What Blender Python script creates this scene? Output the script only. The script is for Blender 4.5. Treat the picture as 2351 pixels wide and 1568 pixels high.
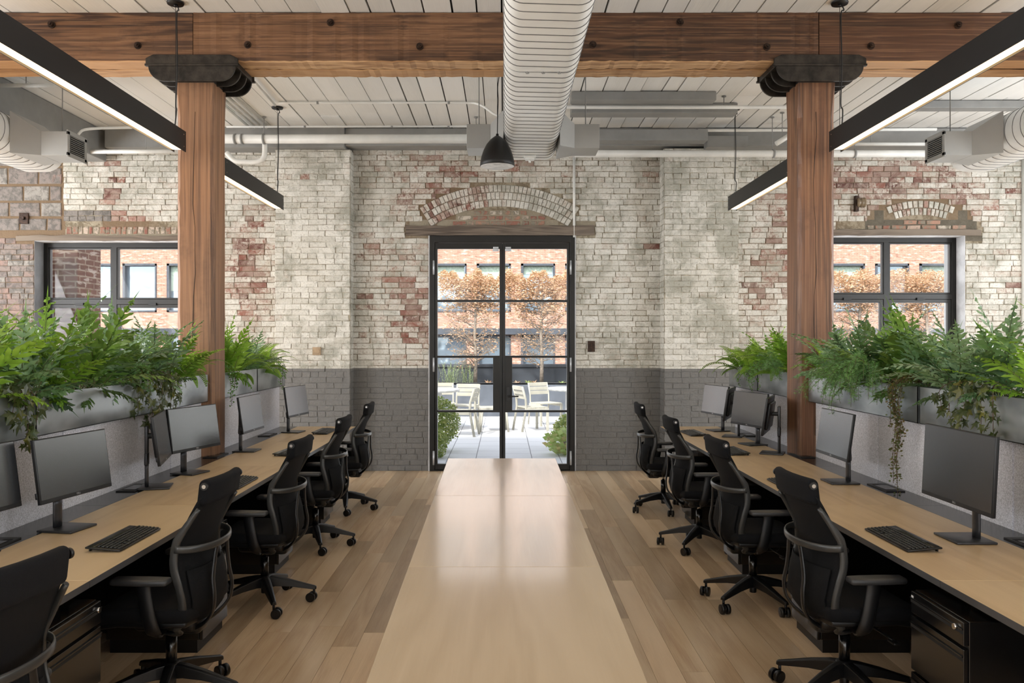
import bpy, math, random
from mathutils import Vector, Matrix, noise as mnoise
R_ = random.Random(7)
pi = math.pi
S = bpy.context.scene
for o in list(bpy.data.objects): bpy.data.objects.remove(o)
COL = S.collection

# ------------------------------------------------------------------ camera, world, light, exposure
F, CX, CY, EYE = 1900.0, 1157.0, 782.0, 1.68
cam = bpy.data.objects.new('camera', bpy.data.cameras.new('camera'))
COL.objects.link(cam)
cam.location = (0, 0, EYE); cam.rotation_euler = (pi/2, 0, 0)
cam.data.sensor_width = 36; cam.data.lens = 36*F/2351
cam.data.shift_x = (1175.5-CX)/2351; cam.data.shift_y = (CY-784)/2351
cam.data.clip_end = 300
S.camera = cam
S.view_settings.view_transform = 'Standard'; S.view_settings.look = 'None'
S.view_settings.gamma = 1; S.view_settings.use_curve_mapping = False
S.view_settings.exposure = 0.12

W = bpy.data.worlds.new('sky'); S.world = W; W.use_nodes = True
wt = W.node_tree; wt.nodes.clear()
_sky = wt.nodes.new('ShaderNodeTexSky'); _sky.sky_type = 'NISHITA'; _sky.sun_disc = False
_sky.sun_elevation = math.radians(48); _sky.sun_rotation = math.radians(200); _sky.dust_density = 2.0
_bg = wt.nodes.new('ShaderNodeBackground'); _bg.inputs['Strength'].default_value = 0.48
_hs = wt.nodes.new('ShaderNodeHueSaturation'); _hs.inputs['Saturation'].default_value = 0.3
_wo = wt.nodes.new('ShaderNodeOutputWorld')
wt.links.new(_sky.outputs[0], _hs.inputs['Color']); wt.links.new(_hs.outputs[0], _bg.inputs[0]); wt.links.new(_bg.outputs[0], _wo.inputs[0])

def light(name, kind, loc, rot, energy, color=(1,1,1), size=None, size_y=None, angle=None, spread=None):
    d = bpy.data.lights.new(name, kind); d.energy = energy; d.color = color
    if kind == 'AREA':
        d.shape = 'RECTANGLE'; d.size = size; d.size_y = size_y
        if spread: d.spread = math.radians(spread)
    if angle: d.angle = math.radians(angle)
    o = bpy.data.objects.new(name, d); COL.objects.link(o); o.location = loc; o.rotation_euler = [math.radians(a) for a in rot]
    return o
light('sun', 'SUN', (0,0,20), (42, 0, -28), 4.3, (1,.95,.88), angle=5)
# unseen fill lamps added at the rear; side window daylight, tilted up for the ceiling
REAR_X = (-6.9, -2.3, 2.3, 6.9)
for i, x in enumerate(REAR_X):
    light('rear_fill_lamp', 'AREA', (x, -3.32, 2.2), (104, 0, 0), 16, (.96,.98,1), 2.6, 2.7)
SIDE_Y = (-1.2, 2.4, 5.6, 8.9)
for y, e in zip(SIDE_Y, (80, 150, 310, 200)):
    light('side_window_daylight', 'AREA', (-8.95, y, 2.2), (113, 0, -90), e*1.25 if y < 8 else e*.8, (.97,.98,1), 2.0, 2.6)
    light('side_window_daylight', 'AREA', (8.95, y, 2.2), (116, 0, 90), e if y < 8 else 90, (.92,.96,1), 2.0, 2.6)

# daylight entering through the door and the two street windows
light('door_daylight', 'AREA', (-.02, 11.0, 1.55), (-90, 0, 0), 13, (.95,.98,1), 1.7, 2.9)
for x in (-5.07, 4.95): light('street_window_daylight', 'AREA', (x, 11.2, 2.1), (-90, 0, 0), 20, (.96,.98,1), 1.8, 1.8)

# ------------------------------------------------------------------ helpers
def lin(h):
    h = h.lstrip('#'); r = []
    for i in (0, 2, 4):
        c = int(h[i:i+2], 16)/255; r.append(c/12.92 if c <= .04045 else ((c+.055)/1.055)**2.4)
    return (*r, 1)

class MB:
    def __init__(s): s.v = []; s.f = []; s.m = []; s.c = []; s.sm = []
    def add(s, vs, fs, mi=0, col=(.5,0,0,1), smooth=False):
        b = len(s.v); s.v.extend(vs)
        for f in fs: s.f.append([b+i for i in f]); s.m.append(mi); s.c.append(col); s.sm.append(smooth)
    def box(s, x0, x1, y0, y1, z0, z1, mi=0, col=(.5,0,0,1)):
        s.add([(x0,y0,z0),(x1,y0,z0),(x1,y1,z0),(x0,y1,z0),(x0,y0,z1),(x1,y0,z1),(x1,y1,z1),(x0,y1,z1)],
              [(0,3,2,1),(4,5,6,7),(0,1,5,4),(1,2,6,5),(2,3,7,6),(3,0,4,7)], mi, col)
        return s
    def loft(s, rings, mi=0, cap=True, smooth=True, closed=True, col=(.5,0,0,1)):
        n = len(rings[0]); vs = [p for r in rings for p in r]; fs = []
        for i in range(len(rings)-1):
            for j in range(n if closed else n-1):
                k = (j+1) % n
                fs.append((i*n+j, i*n+k, (i+1)*n+k, (i+1)*n+j))
        s.add(vs, fs, mi, col, smooth)
        if cap and closed:
            b = len(s.v)-len(vs)
            for r, rev in ((0, True), (len(rings)-1, False)):
                f = [b+r*n+j for j in range(n)]
                if rev: f.reverse()
                s.f.append(f); s.m.append(mi); s.c.append(col); s.sm.append(False)
        return s
    def tube(s, pts, r, n=8, mi=0, flat=None, up=None, col=(.5,0,0,1), cap=True):
        """sweep; r radius or list; flat=(a,b) half sizes of an oval section (a along side, b along up)"""
        P = [Vector(p) for p in pts]; rings = []
        prev = Vector(up) if up else None
        for i, p in enumerate(P):
            t = (P[min(i+1, len(P)-1)] - P[max(i-1, 0)]).normalized()
            u = prev if prev else (Vector((0,0,1)) if abs(t.z) < .9 else Vector((1,0,0)))
            side = t.cross(u)
            if side.length < 1e-5: side = t.cross(Vector((1,0,.01)))
            side.normalize(); u2 = side.cross(t).normalized()
            if not up: prev = u2
            rr = r[i] if isinstance(r, (list, tuple)) else r
            a, b = (flat[i] if isinstance(flat, list) else flat) if flat else (rr, rr)
            rings.append([tuple(p + side*a*math.cos(2*pi*k/n) + u2*b*math.sin(2*pi*k/n)) for k in range(n)])
        return s.loft(rings, mi, cap, True, True, col)
    def cyl(s, p0, p1, r, n=16, mi=0, r1=None, smooth=True):
        P0, P1 = Vector(p0), Vector(p1); t = (P1-P0).normalized()
        u = Vector((0,0,1)) if abs(t.z) < .9 else Vector((1,0,0)); a = t.cross(u).normalized(); b = a.cross(t)
        if r1 is None: r1 = r
        rings = [[tuple(p + (a*math.cos(2*pi*k/n)+b*math.sin(2*pi*k/n))*q) for k in range(n)] for p, q in ((P0, r), (P1, r1))]
        return s.loft(rings, mi, True, smooth)
    def lathe(s, prof, c=(0,0,0), n=32, mi=0, smooth=True, axis='z'):
        rings = []
        for r, h in prof:
            ring = []
            for k in range(n):
                x, y = r*math.cos(2*pi*k/n), r*math.sin(2*pi*k/n)
                q = (x, y, h) if axis == 'z' else ((h, x, y) if axis == 'x' else (y, h, x))
                ring.append((c[0]+q[0], c[1]+q[1], c[2]+q[2]))
            rings.append(ring)
        return s.loft(rings, mi, True, smooth)
    def rbox(s, cx, cy, cz, sx, sy, sz, r=.01, n=3, mi=0, fn=None):
        """rounded box, full sizes; fn deforms points"""
        hx, hy, hz = sx/2, sy/2, sz/2
        def ax(h):
            rr = min(r, h*.98); a = []
            for i in range(n+1): a.append(-h + rr*(1-math.cos(pi/2*i/n)))
            m = [h_ for h_ in a]; m2 = [-q for q in reversed(a)]
            k = 3 if fn else 0
            mid = [a[-1] + (m2[0]-a[-1])*j/(k+1) for j in range(1, k+1)]
            return m + mid + m2
        X, Y, Z = ax(hx), ax(hy), ax(hz)
        def rp(x, y, z):
            c = [max(-h+min(r,h*.98), min(h-min(r,h*.98), q)) for q, h in ((x,hx),(y,hy),(z,hz))]
            d = Vector((x-c[0], y-c[1], z-c[2])); 
            if d.length > 1e-9: d = d.normalized()*min(r, hx*.98, hy*.98, hz*.98)
            p = (c[0]+d.x, c[1]+d.y, c[2]+d.z)
            if fn: p = fn(*p)
            return (cx+p[0], cy+p[1], cz+p[2])
        def face(A, B, g, flip):
            na, nb = len(A), len(B); vs = [rp(*g(a, b)) for a in A for b in B]; fs = []
            for i in range(na-1):
                for j in range(nb-1):
                    f = (i*nb+j, (i+1)*nb+j, (i+1)*nb+j+1, i*nb+j+1)
                    fs.append(f[::-1] if flip else f)
            s.add(vs, fs, mi, (.5,0,0,1), True)
        face(X, Y, lambda a,b: (a,b,hz), False); face(X, Y, lambda a,b: (a,b,-hz), True)
        face(Y, Z, lambda a,b: (hx,a,b), False); face(Y, Z, lambda a,b: (-hx,a,b), True)
        face(X, Z, lambda a,b: (a,-hy,b), False); face(X, Z, lambda a,b: (a,hy,b), True)
        return s
    def prism(s, poly, axis, a, b, mi=0, smooth=False):
        """extrude 2D polygon (other two axes in order) along axis from a to b"""
        def q(u, v, w): return {'x': (w,u,v), 'y': (u,w,v), 'z': (u,v,w)}[axis]
        n = len(poly); vs = [q(u,v,a) for u,v in poly] + [q(u,v,b) for u,v in poly]
        fs = [tuple(range(n))[::-1], tuple(range(n, 2*n))] + [(i, (i+1)%n, n+(i+1)%n, n+i) for i in range(n)]
        s.add(vs, fs, mi); return s
    def build(s, name, mats, parent=None, loc=None, bevel=0, attr=False, recalc=True):
        me = bpy.data.meshes.new(name); me.from_pydata([tuple(v) for v in s.v], [], s.f)
        if not isinstance(mats, (list, tuple)): mats = [mats]
        for m in mats: me.materials.append(m)
        me.polygons.foreach_set('material_index', s.m); me.polygons.foreach_set('use_smooth', s.sm)
        if attr:
            ca = me.color_attributes.new('tint', 'FLOAT_COLOR', 'CORNER'); buf = []
            for f, c in zip(s.f, s.c): buf.extend(list(c)*len(f))
            ca.data.foreach_set('color', buf)
        if recalc:
            import bmesh
            bm = bmesh.new(); bm.from_mesh(me); bmesh.ops.recalc_face_normals(bm, faces=bm.faces); bm.to_mesh(me); bm.free()
        me.update()
        o = bpy.data.objects.new(name, me); COL.objects.link(o)
        if parent: o.parent = parent
        if loc: o.location = loc
        if bevel:
            b = o.modifiers.new('bevel', 'BEVEL'); b.width = bevel; b.segments = 2; b.limit_method = 'ANGLE'; b.angle_limit = math.radians(40)
        return o

def catmull(P, k=6, closed=False):
    P = [Vector(p) for p in P]; out = []; n = len(P)
    for i in range(n if closed else n-1):
        if closed: a, b, c, d = P[(i-1)%n], P[i], P[(i+1)%n], P[(i+2)%n]
        else: a, b, c, d = P[max(i-1,0)], P[i], P[i+1], P[min(i+2,n-1)]
        for j in range(k):
            t = j/k
            out.append(.5*((2*b)+(c-a)*t+(2*a-5*b+4*c-d)*t*t+(3*b-a-3*c+d)*t**3))
    if not closed: out.append(P[-1])
    return out

def thing(name, label, cat, loc=(0,0,0), rotz=0, group=None):
    o = bpy.data.objects.new(name, None); COL.objects.link(o); o.empty_display_size = .1
    o.location = loc; o.rotation_euler = (0,0,rotz); return tag(o, label, cat, group)
def tag(o, label, cat, group=None, kind=None):
    o['label'] = label; o['category'] = cat
    if group: o['group'] = group
    if kind: o['kind'] = kind
    return o
def struct(o, label=None, cat=None):
    o['kind'] = 'structure'
    if label: o['label'] = label
    if cat: o['category'] = cat
    return o
def dup(src, parent=None):
    c = src.copy(); COL.objects.link(c)
    if parent: c.parent = parent
    for ch in src.children: dup(ch, c)
    return c
def dupt(src, loc, rotz, label, sc=None):
    c = dup(src); c.location = loc; c.rotation_euler = (0,0,rotz); c['label'] = label
    if sc: c.scale = (sc,sc,sc) if not isinstance(sc, tuple) else sc
    return c
def WX(px, Y): return (px-CX)*Y/F
def WZ(py, Y): return EYE-(py-CY)*Y/F

# ------------------------------------------------------------------ materials
def newmat(name):
    m = bpy.data.materials.new(name); m.use_nodes = True; nt = m.node_tree; nt.nodes.clear()
    out = nt.nodes.new('ShaderNodeOutputMaterial'); return m, nt, out
def nd(nt, t, ins=None, **props):
    n = nt.nodes.new(t)
    for k, v in props.items(): setattr(n, k, v)
    for k, v in (ins or {}).items():
        i = n.inputs[k]
        if isinstance(v, bpy.types.NodeSocket): nt.links.new(v, i)
        elif isinstance(v, bpy.types.Node): nt.links.new(v.outputs[0], i)
        else: i.default_value = v
    return n
def mth(nt, op, a, b=None, c=None, clamp=False):
    n = nt.nodes.new('ShaderNodeMath'); n.operation = op; n.use_clamp = clamp
    for i, v in enumerate((a, b, c)):
        if v is None: continue
        if isinstance(v, bpy.types.NodeSocket): nt.links.new(v, n.inputs[i])
        elif isinstance(v, bpy.types.Node): nt.links.new(v.outputs[0], n.inputs[i])
        else: n.inputs[i].default_value = v
    return n.outputs[0]
def mix(nt, fac, a, b, blend='MIX'):
    n = nt.nodes.new('ShaderNodeMix'); n.data_type = 'RGBA'; n.blend_type = blend
    for i, v in ((0, fac), (6, a), (7, b)):
        if isinstance(v, bpy.types.NodeSocket): nt.links.new(v, n.inputs[i])
        elif isinstance(v, bpy.types.Node): nt.links.new(v.outputs[0], n.inputs[i])
        else: n.inputs[i].default_value = v
    return n.outputs[2]
def step(nt, v, a, b):
    n = nd(nt, 'ShaderNodeMapRange', {'Value': v, 'From Min': a, 'From Max': b}, interpolation_type='SMOOTHSTEP'); return n.outputs[0]
def noi(nt, vec, scale, detail=4, rough=.6, dist=0):
    return nd(nt, 'ShaderNodeTexNoise', {'Vector': vec, 'Scale': scale, 'Detail': detail, 'Roughness': rough, 'Distortion': dist}).outputs['Fac']
def bsdf(nt, out, col, rough=.5, metal=0, bump=None, bstr=.3, bdist=.01, spec=.5, **kw):
    b = nd(nt, 'ShaderNodeBsdfPrincipled', {'Base Color': col, 'Roughness': rough, 'Metallic': metal, 'Specular IOR Level': spec, **kw})
    if bump is not None:
        bn = nd(nt, 'ShaderNodeBump', {'Height': bump, 'Strength': bstr, 'Distance': bdist}); nt.links.new(bn.outputs[0], b.inputs['Normal'])
    nt.links.new(b.outputs[0], out.inputs[0]); return b
def obc(nt): return nd(nt, 'ShaderNodeTexCoord').outputs['Object']
def geo(nt): return nd(nt, 'ShaderNodeNewGeometry').outputs['Position']

def plain(name, col, rough=.5, metal=0, nscale=None, namt=.15, spec=.5, bump=0, bs=60, stretch=None, **kw):
    m, nt, out = newmat(name); c = lin(col) if isinstance(col, str) else (*col, 1); v = obc(nt)
    if stretch: v = nd(nt, 'ShaderNodeMapping', {'Vector': v, 'Scale': stretch}).outputs[0]
    f = noi(nt, v, nscale or 12, 5)
    dark = tuple(q*(1-namt*1.6) for q in c[:3]) + (1,); lite = tuple(min(1, q*(1+namt)) for q in c[:3]) + (1,)
    colr = mix(nt, step(nt, f, .3, .7), dark, lite)
    bsdf(nt, out, colr, rough, metal, noi(nt, v, bs, 3) if bump else None, bump, .004, spec, **kw); return m

def wood(name, c1, c2, c3, axis='x', scale=1.0, rough=.5, attr=False, bump=.3, dirt=.0, coat=0, var=0.35, band=14, ringw=.4, gw=.2, fs=90, lines=0):
    m, nt, out = newmat(name); v = obc(nt)
    oi = nd(nt, 'ShaderNodeObjectInfo').outputs['Random']
    if attr:
        at = nd(nt, 'ShaderNodeAttribute', attribute_name='tint'); rnd = nd(nt, 'ShaderNodeSeparateColor', {0: at.outputs['Color']}).outputs[0]
    else: rnd = oi
    off = mth(nt, 'MULTIPLY', rnd, 37.0)
    v = nd(nt, 'ShaderNodeVectorMath', {0: v, 1: nd(nt, 'ShaderNodeCombineXYZ', {'X': off, 'Y': off, 'Z': off}).outputs[0]}, operation='ADD').outputs[0]
    sc = {'x': (.08,1,1), 'y': (1,.09,1), 'z': (1,1,.05)}[axis]; sc = tuple(q*scale for q in sc)
    sv = nd(nt, 'ShaderNodeMapping', {'Vector': v, 'Scale': sc}).outputs[0]
    a = noi(nt, sv, 2.2, 3, .5, .3)
    rings = mth(nt, 'FRACT', mth(nt, 'MULTIPLY', a, band)); rings = mth(nt, 'ABSOLUTE', mth(nt, 'SUBTRACT', rings, .5)); rings = mth(nt, 'MULTIPLY', rings, 2)
    sc2 = {'x': (.03,1,1), 'y': (1,.03,1), 'z': (1,1,.03)}[axis]; sv2 = nd(nt, 'ShaderNodeMapping', {'Vector': v, 'Scale': tuple(q*scale for q in sc2)}).outputs[0]
    fine = noi(nt, sv2, fs, 6, .7)
    big = noi(nt, sv, 1.3, 3)
    g = mth(nt, 'ADD', mth(nt, 'MULTIPLY', rings, ringw), mth(nt, 'MULTIPLY', fine, 1-ringw))
    col = mix(nt, step(nt, g, .5-gw, .5+gw), lin(c2), lin(c1)); col = mix(nt, step(nt, big, .38, .72), col, lin(c3))
    if lines:
        sc3 = {'x': (.015,1,1), 'y': (1,.015,1), 'z': (1,1,.015)}[axis]; sv3 = nd(nt, 'ShaderNodeMapping', {'Vector': v, 'Scale': sc3}).outputs[0]
        l1 = noi(nt, sv3, 70, 3, .6, .2); l2 = noi(nt, sv3, 22, 3, .6)
        col = mix(nt, mth(nt, 'MULTIPLY', step(nt, l1, .52, .68), lines), col, lin('#2c1a10')); col = mix(nt, mth(nt, 'MULTIPLY', step(nt, l2, .5, .66), lines*.6), col, lin(c2)); col = mix(nt, mth(nt, 'MULTIPLY', step(nt, l1, .5, .36), lines*.5), col, lin('#b48a66'))
    if attr:
        hv = nd(nt, 'ShaderNodeHueSaturation', {'Value': mth(nt, 'ADD', mth(nt, 'MULTIPLY', rnd, var), 1-var/2), 'Color': col}); col = hv.outputs[0]
    if dirt:
        dn = noi(nt, v, 3.0, 6, .7); col = mix(nt, mth(nt, 'MULTIPLY', step(nt, dn, .5, .75), dirt), col, lin('#3a2317'))
    kw = {'Coat Weight': coat, 'Coat Roughness': .1} if coat else {}
    bsdf(nt, out, col, rough, 0, fine, bump, .003, **kw); return m

M = {}
M['beam'] = wood('old_beam_timber', '#765338', '#442c1c', '#835d40', 'x', 1.6, .62, bump=.5, dirt=.5, fs=34, gw=.12, ringw=.5, lines=.5)
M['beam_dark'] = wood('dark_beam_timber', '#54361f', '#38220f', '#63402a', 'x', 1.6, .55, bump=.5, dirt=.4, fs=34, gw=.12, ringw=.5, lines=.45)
M['beam_under'] = wood('lit_beam_underside', '#d0aa80', '#a67e58', '#c2986e', 'x', 1.6, .62, bump=.5)
M['column'] = wood('old_column_timber', '#836044', '#432d1d', '#92694a', 'z', 1.5, .6, bump=.5, dirt=.35, fs=30, gw=.12, ringw=.35, lines=.42)
M['column_dark'] = wood('dark_column_timber', '#6e4a31', '#2f1c11', '#7d553a', 'z', 1.5, .5, bump=.5, dirt=.35, fs=30, gw=.12, ringw=.45, lines=.45)
M['floor'] = wood('oak_floor', '#d3b997', '#ba9d7e', '#dcc5a6', 'y', 1.8, .27, attr=True, bump=.04, var=.46, band=7, ringw=.25, gw=.3)
M['ply'] = wood('birch_plywood', '#cfb38b', '#c0a27a', '#d5bb94', 'y', 1.2, .4, bump=.02, band=9, gw=.3)
M['tabletop'] = wood('birch_table', '#c2ab8c', '#b49c7c', '#c8b396', 'y', 1.0, .22, bump=.006, band=10, coat=.35, gw=.3)
M['lintel'] = wood('grey_timber', '#6f6256', '#4b4037', '#83776a', 'x', 2, .8, bump=.8)
M['white_board'] = wood('painted_board', '#e4e3df', '#dbdad6', '#e9e8e5', 'y', 1.4, .55, attr=True, bump=.15, var=.13, band=4, ringw=.1)
M['greypaint'] = plain('grey_paint', '#878785', .5, nscale=3, namt=.08, bump=.15, bs=25)
M['whitepaint'] = plain('white_paint', '#dededa', .45, nscale=3, namt=.06, bump=.1, bs=30)
M['duct'] = plain('painted_duct', '#e4e4e1', .42, nscale=1.5, namt=.05)
M['seam'] = plain('duct_seam', '#6c6c6b', .5)
M['diffuser'] = plain('diffuser_grey', '#9c9c99', .45, nscale=2, namt=.04)
M['darkslot'] = plain('dark_slot', '#151515', .8)
M['iron'] = plain('cast_iron', '#38332e', .45, .5, nscale=9, namt=.4, bump=.5, bs=20)
M['bolt'] = plain('rusted_bolt', '#3b2a20', .5, .5, nscale=30, namt=.4)
M['black'] = plain('black_metal', '#161617', .45, .2, nscale=6, namt=.1)
M['blackgloss'] = plain('black_enamel', '#0c0c0d', .2, .0, nscale=3, namt=.1, spec=.6, IOR=1.6)
M['blacksteel'] = plain('black_steel_door', '#1c1b1a', .38, .3, nscale=5, namt=.15)
M['plastic'] = plain('black_plastic', '#0e0e10', .4, 0, nscale=20, namt=.1)
M['keys'] = plain('keycap', '#2a2b2a', .4, 0, nscale=20, namt=.1)
M['graphite'] = plain('graphite_frame', '#424241', .3, .45, nscale=5, namt=.08)
M['chrome'] = plain('chrome', '#cfcfcf', .18, 1, nscale=5, namt=.05)
M['mesh'] = plain('black_mesh_fabric', '#08090c', .8, 0, nscale=300, namt=.3, bump=.5, bs=500, spec=.25)
M['cushion'] = plain('black_fabric', '#0a0b0f', .85, 0, nscale=200, namt=.2, bump=.4, bs=400, spec=.25)
M['screen'] = plain('matte_screen', '#232427', .25, 0, nscale=1, namt=.03, spec=1.0, IOR=1.9)
M['chin'] = plain('screen_chin', '#2c2c2d', .35, .3)
M['monstand'] = plain('monitor_stand', '#47474a', .35, .6)
M['logo'] = plain('silver_logo', '#c8c8c8', .3, .6)
M['felt'] = plain('grey_felt', '#e0dfe6', .95, 0, nscale=170, namt=.22, bump=.6, bs=300, **{'Sheen Weight': .3})
M['whiteface'] = plain('white_grille', '#dcdcdc', .5)
M['cream'] = plain('outdoor_furniture', '#b5b1a3', .6, nscale=8, namt=.06)
M['creamtop'] = plain('outdoor_tabletop', '#c6c6c4', .5)
M['greywall'] = plain('terrace_planter', '#575c64', .7, nscale=2.5, namt=.15)
M['darkwall'] = plain('dark_parapet', '#454a52', .7, nscale=2.5, namt=.15)
M['soil'] = plain('soil', '#2a211a', .95, nscale=40, namt=.4, bump=1, bs=40)
M['bark'] = plain('tree_bark', '#93877a', .9, nscale=20, namt=.25, bump=.6, bs=40)
M['sash'] = plain('aluminium', '#b9bcc0', .4, .4)
M['darkframe'] = plain('window_surround', '#4b4f57', .5)
M['blind'] = plain('roller_blind', '#b9c9b8', .8)
M['revealwhite'] = plain('white_reveal', '#d8d8da', .6, nscale=4, bump=.6, bs=12)
M['revealgrey'] = plain('grey_reveal', '#6f6f70', .6, nscale=4, bump=.3, bs=12)
M['redwire'] = plain('red_wire', '#a04a4a', .5)

def galvanised():
    m, nt, out = newmat('galvanised_steel'); v = obc(nt)
    mp = nd(nt, 'ShaderNodeMapping', {'Vector': v, 'Scale': (1, .7, 1.4)}).outputs[0]
    f = noi(nt, mp, 3.2, 3, .5); g = noi(nt, mp, 30, 4)
    col = mix(nt, step(nt, f, .38, .62), lin('#909495'), lin('#bcbfbf'))
    r = mth(nt, 'ADD', .27, mth(nt, 'MULTIPLY', f, .1)); bsdf(nt, out, col, r, .8); return m
M['galv'] = galvanised()

def glassmat(name, tint=(1,1,1), refl=1.0):
    m, nt, out = newmat(name)
    t = nd(nt, 'ShaderNodeBsdfTransparent', {'Color': (*tint, 1)}); g = nd(nt, 'ShaderNodeBsdfGlossy', {'Color': (1,1,1,1), 'Roughness': .02})
    fr = nd(nt, 'ShaderNodeFresnel', {'IOR': 1.25}); mx = nd(nt, 'ShaderNodeMixShader', {0: mth(nt, 'MULTIPLY', fr.outputs[0], refl*.5), 1: t.outputs[0], 2: g.outputs[0]})
    nt.links.new(mx.outputs[0], out.inputs[0]); return m
M['glass'] = glassmat('clear_glass', (.97,.98,.98))
def farglass():
    m, nt, out = newmat('reflecting_glass'); v = obc(nt)
    n = noi(nt, v, .8, 2); bn = nd(nt, 'ShaderNodeBump', {'Height': n, 'Strength': .3, 'Distance': .1})
    b = bsdf(nt, out, lin('#93a3b0'), .06, .5); nt.links.new(bn.outputs[0], b.inputs['Normal']); return m
M['farglass'] = farglass()
def emis(name, col, s):
    m, nt, out = newmat(name); e = nd(nt, 'ShaderNodeEmission', {'Color': lin(col), 'Strength': s}); nt.links.new(e.outputs[0], out.inputs[0]); return m
M['led'] = emis('led_strip', '#ffd7a0', 7.0)

def brickwall():
    m, nt, out = newmat('whitewashed_brick'); v = geo(nt)
    at = nd(nt, 'ShaderNodeAttribute', attribute_name='tint'); sp = nd(nt, 'ShaderNodeSeparateColor', {0: at.outputs['Color']})
    rnd, ex, ty = sp.outputs[0], sp.outputs[1], sp.outputs[2]
    n1 = noi(nt, v, 14, 8, .7, .4); n2 = noi(nt, v, 45, 5, .7); n3 = noi(nt, v, 1.6, 5, .65); n4 = noi(nt, v, 4.5, 6, .7, 1.0)
    val = mth(nt, 'ADD', ex, mth(nt, 'ADD', mth(nt, 'MULTIPLY', mth(nt, 'SUBTRACT', n1, .5), 1.15), mth(nt, 'MULTIPLY', mth(nt, 'SUBTRACT', n2, .5), .5)))
    exposed = mth(nt, 'MULTIPLY', step(nt, val, .46, .70), .95)
    cream = mix(nt, rnd, lin('#dedbd3'), lin('#cac6bc'))
    grime = step(nt, mth(nt, 'ADD', mth(nt, 'MULTIPLY', n3, .5), mth(nt, 'MULTIPLY', n4, .5)), .44, .62)
    cream = mix(nt, mth(nt, 'MULTIPLY', grime, .7), cream, lin('#8c8b7d'))
    cream = mix(nt, mth(nt, 'MULTIPLY', step(nt, val, .2, .62), .55), cream, lin('#b39c8c'))
    cream = mix(nt, mth(nt, 'MULTIPLY', step(nt, n2, .52, .72), .6), cream, lin('#6f6754'))
    r2 = nd(nt, 'ShaderNodeValToRGB', {0: rnd}); cr = r2.color_ramp
    cr.elements[0].color = lin('#573029'); cr.elements[1].color = lin('#8b6e62')
    e = cr.elements.new(.35); e.color = lin('#7c4538'); e = cr.elements.new(.6); e.color = lin('#956355'); e = cr.elements.new(.8); e.color = lin('#6e4a42')
    red = mix(nt, mth(nt, 'MULTIPLY', step(nt, n4, .38, .6), .6), r2.outputs[0], lin('#b5a396'))
    painted = mix(nt, exposed, cream, red)
    r3 = nd(nt, 'ShaderNodeValToRGB', {0: rnd}); cr = r3.color_ramp
    cr.elements[0].color = lin('#85807b'); cr.elements[1].color = lin('#9c9891')
    e = cr.elements.new(.4); e.color = lin('#967f76'); e = cr.elements.new(.6); e.color = lin('#837874')
    raw = mix(nt, mth(nt, 'MULTIPLY', step(nt, n1, .4, .62), .8), r3.outputs[0], lin('#5f5c58'))
    r4 = nd(nt, 'ShaderNodeValToRGB', {0: rnd}); cr = r4.color_ramp
    cr.elements[0].color = lin('#86554a'); cr.elements[1].color = lin('#c7beb0'); e = cr.elements.new(.7); e.color = lin('#a87f6b')
    infill = mix(nt, step(nt, n1, .44, .6), r4.outputs[0], lin('#877f70'))
    mort_p = mix(nt, step(nt, n1, .42, .6), lin('#a79e8a'), lin('#756a57'))
    mort = mix(nt, step(nt, ex, .1, .4), mort_p, lin('#7a6650'))
    # type: 0 whitewashed, .25 mortar, .5 raw stone and brick, .75 infill brick, 1 dark mortar
    def sel(a, b): return mth(nt, 'MULTIPLY', mth(nt, 'GREATER_THAN', ty, a), mth(nt, 'LESS_THAN', ty, b))
    col = mix(nt, sel(.12,.37), painted, mort); col = mix(nt, sel(.37,.62), col, raw); col = mix(nt, sel(.62,.87), col, infill)
    col = mix(nt, mth(nt, 'GREATER_THAN', ty, .87), col, mix(nt, step(nt, ex, .4, .6), mix(nt, n1, lin('#7d7463'), lin('#a59a86')), mix(nt, n1, lin('#3f3a31'), lin('#7b7364'))))
    z = nd(nt, 'ShaderNodeSeparateXYZ', {0: v}).outputs[2]
    grey = mix(nt, n4, lin('#6b6a68'), lin('#7b7976'))
    col = mix(nt, mth(nt, 'LESS_THAN', z, 1.326), col, grey)
    h = mth(nt, 'ADD', n1, mth(nt, 'MULTIPLY', n2, .5))
    bsdf(nt, out, col, .72, 0, h, .8, .016, spec=.3); return m
M['wallbrick'] = brickwall()

def facade(name, c1, c2, mort, sc, ms=.012, bw=.5, rh=.25):
    m, nt, out = newmat(name); g = geo(nt); s = nd(nt, 'ShaderNodeSeparateXYZ', {0: g})
    u = mth(nt, 'ADD', s.outputs[0], s.outputs[1]); vv = nd(nt, 'ShaderNodeCombineXYZ', {'X': u, 'Y': s.outputs[2]}).outputs[0]
    b = nd(nt, 'ShaderNodeTexBrick', {'Vector': vv, 'Color1': lin(c1), 'Color2': lin(c2), 'Mortar': lin(mort), 'Scale': sc, 'Mortar Size': ms, 'Bias': -.1, 'Brick Width': bw, 'Row Height': rh}, offset=.37)
    n = noi(nt, vv, 6, 4); wn = nd(nt, 'ShaderNodeTexNoise', {'Vector': nd(nt, 'ShaderNodeMapping', {'Vector': vv, 'Scale': (4, 14, 1)}).outputs[0], 'Scale': 1.0, 'Detail': 2}).outputs['Fac']; col = mix(nt, mth(nt, 'MULTIPLY', n, .25), b.outputs[0], lin('#d9a184')); col = mix(nt, mth(nt, 'MULTIPLY', step(nt, wn, .55, .66), .6), col, lin('#d6c3b4')); col = mix(nt, mth(nt, 'MULTIPLY', step(nt, wn, .45, .34), .5), col, lin('#6e463a'))
    bsdf(nt, out, col, .85, 0, b.outputs['Fac'], -.3, .01); return m
M['facade'] = facade('orange_brick_facade', '#aa7760', '#8c5845', '#b89f8f', 4.6, .03, .5, .15)
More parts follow.
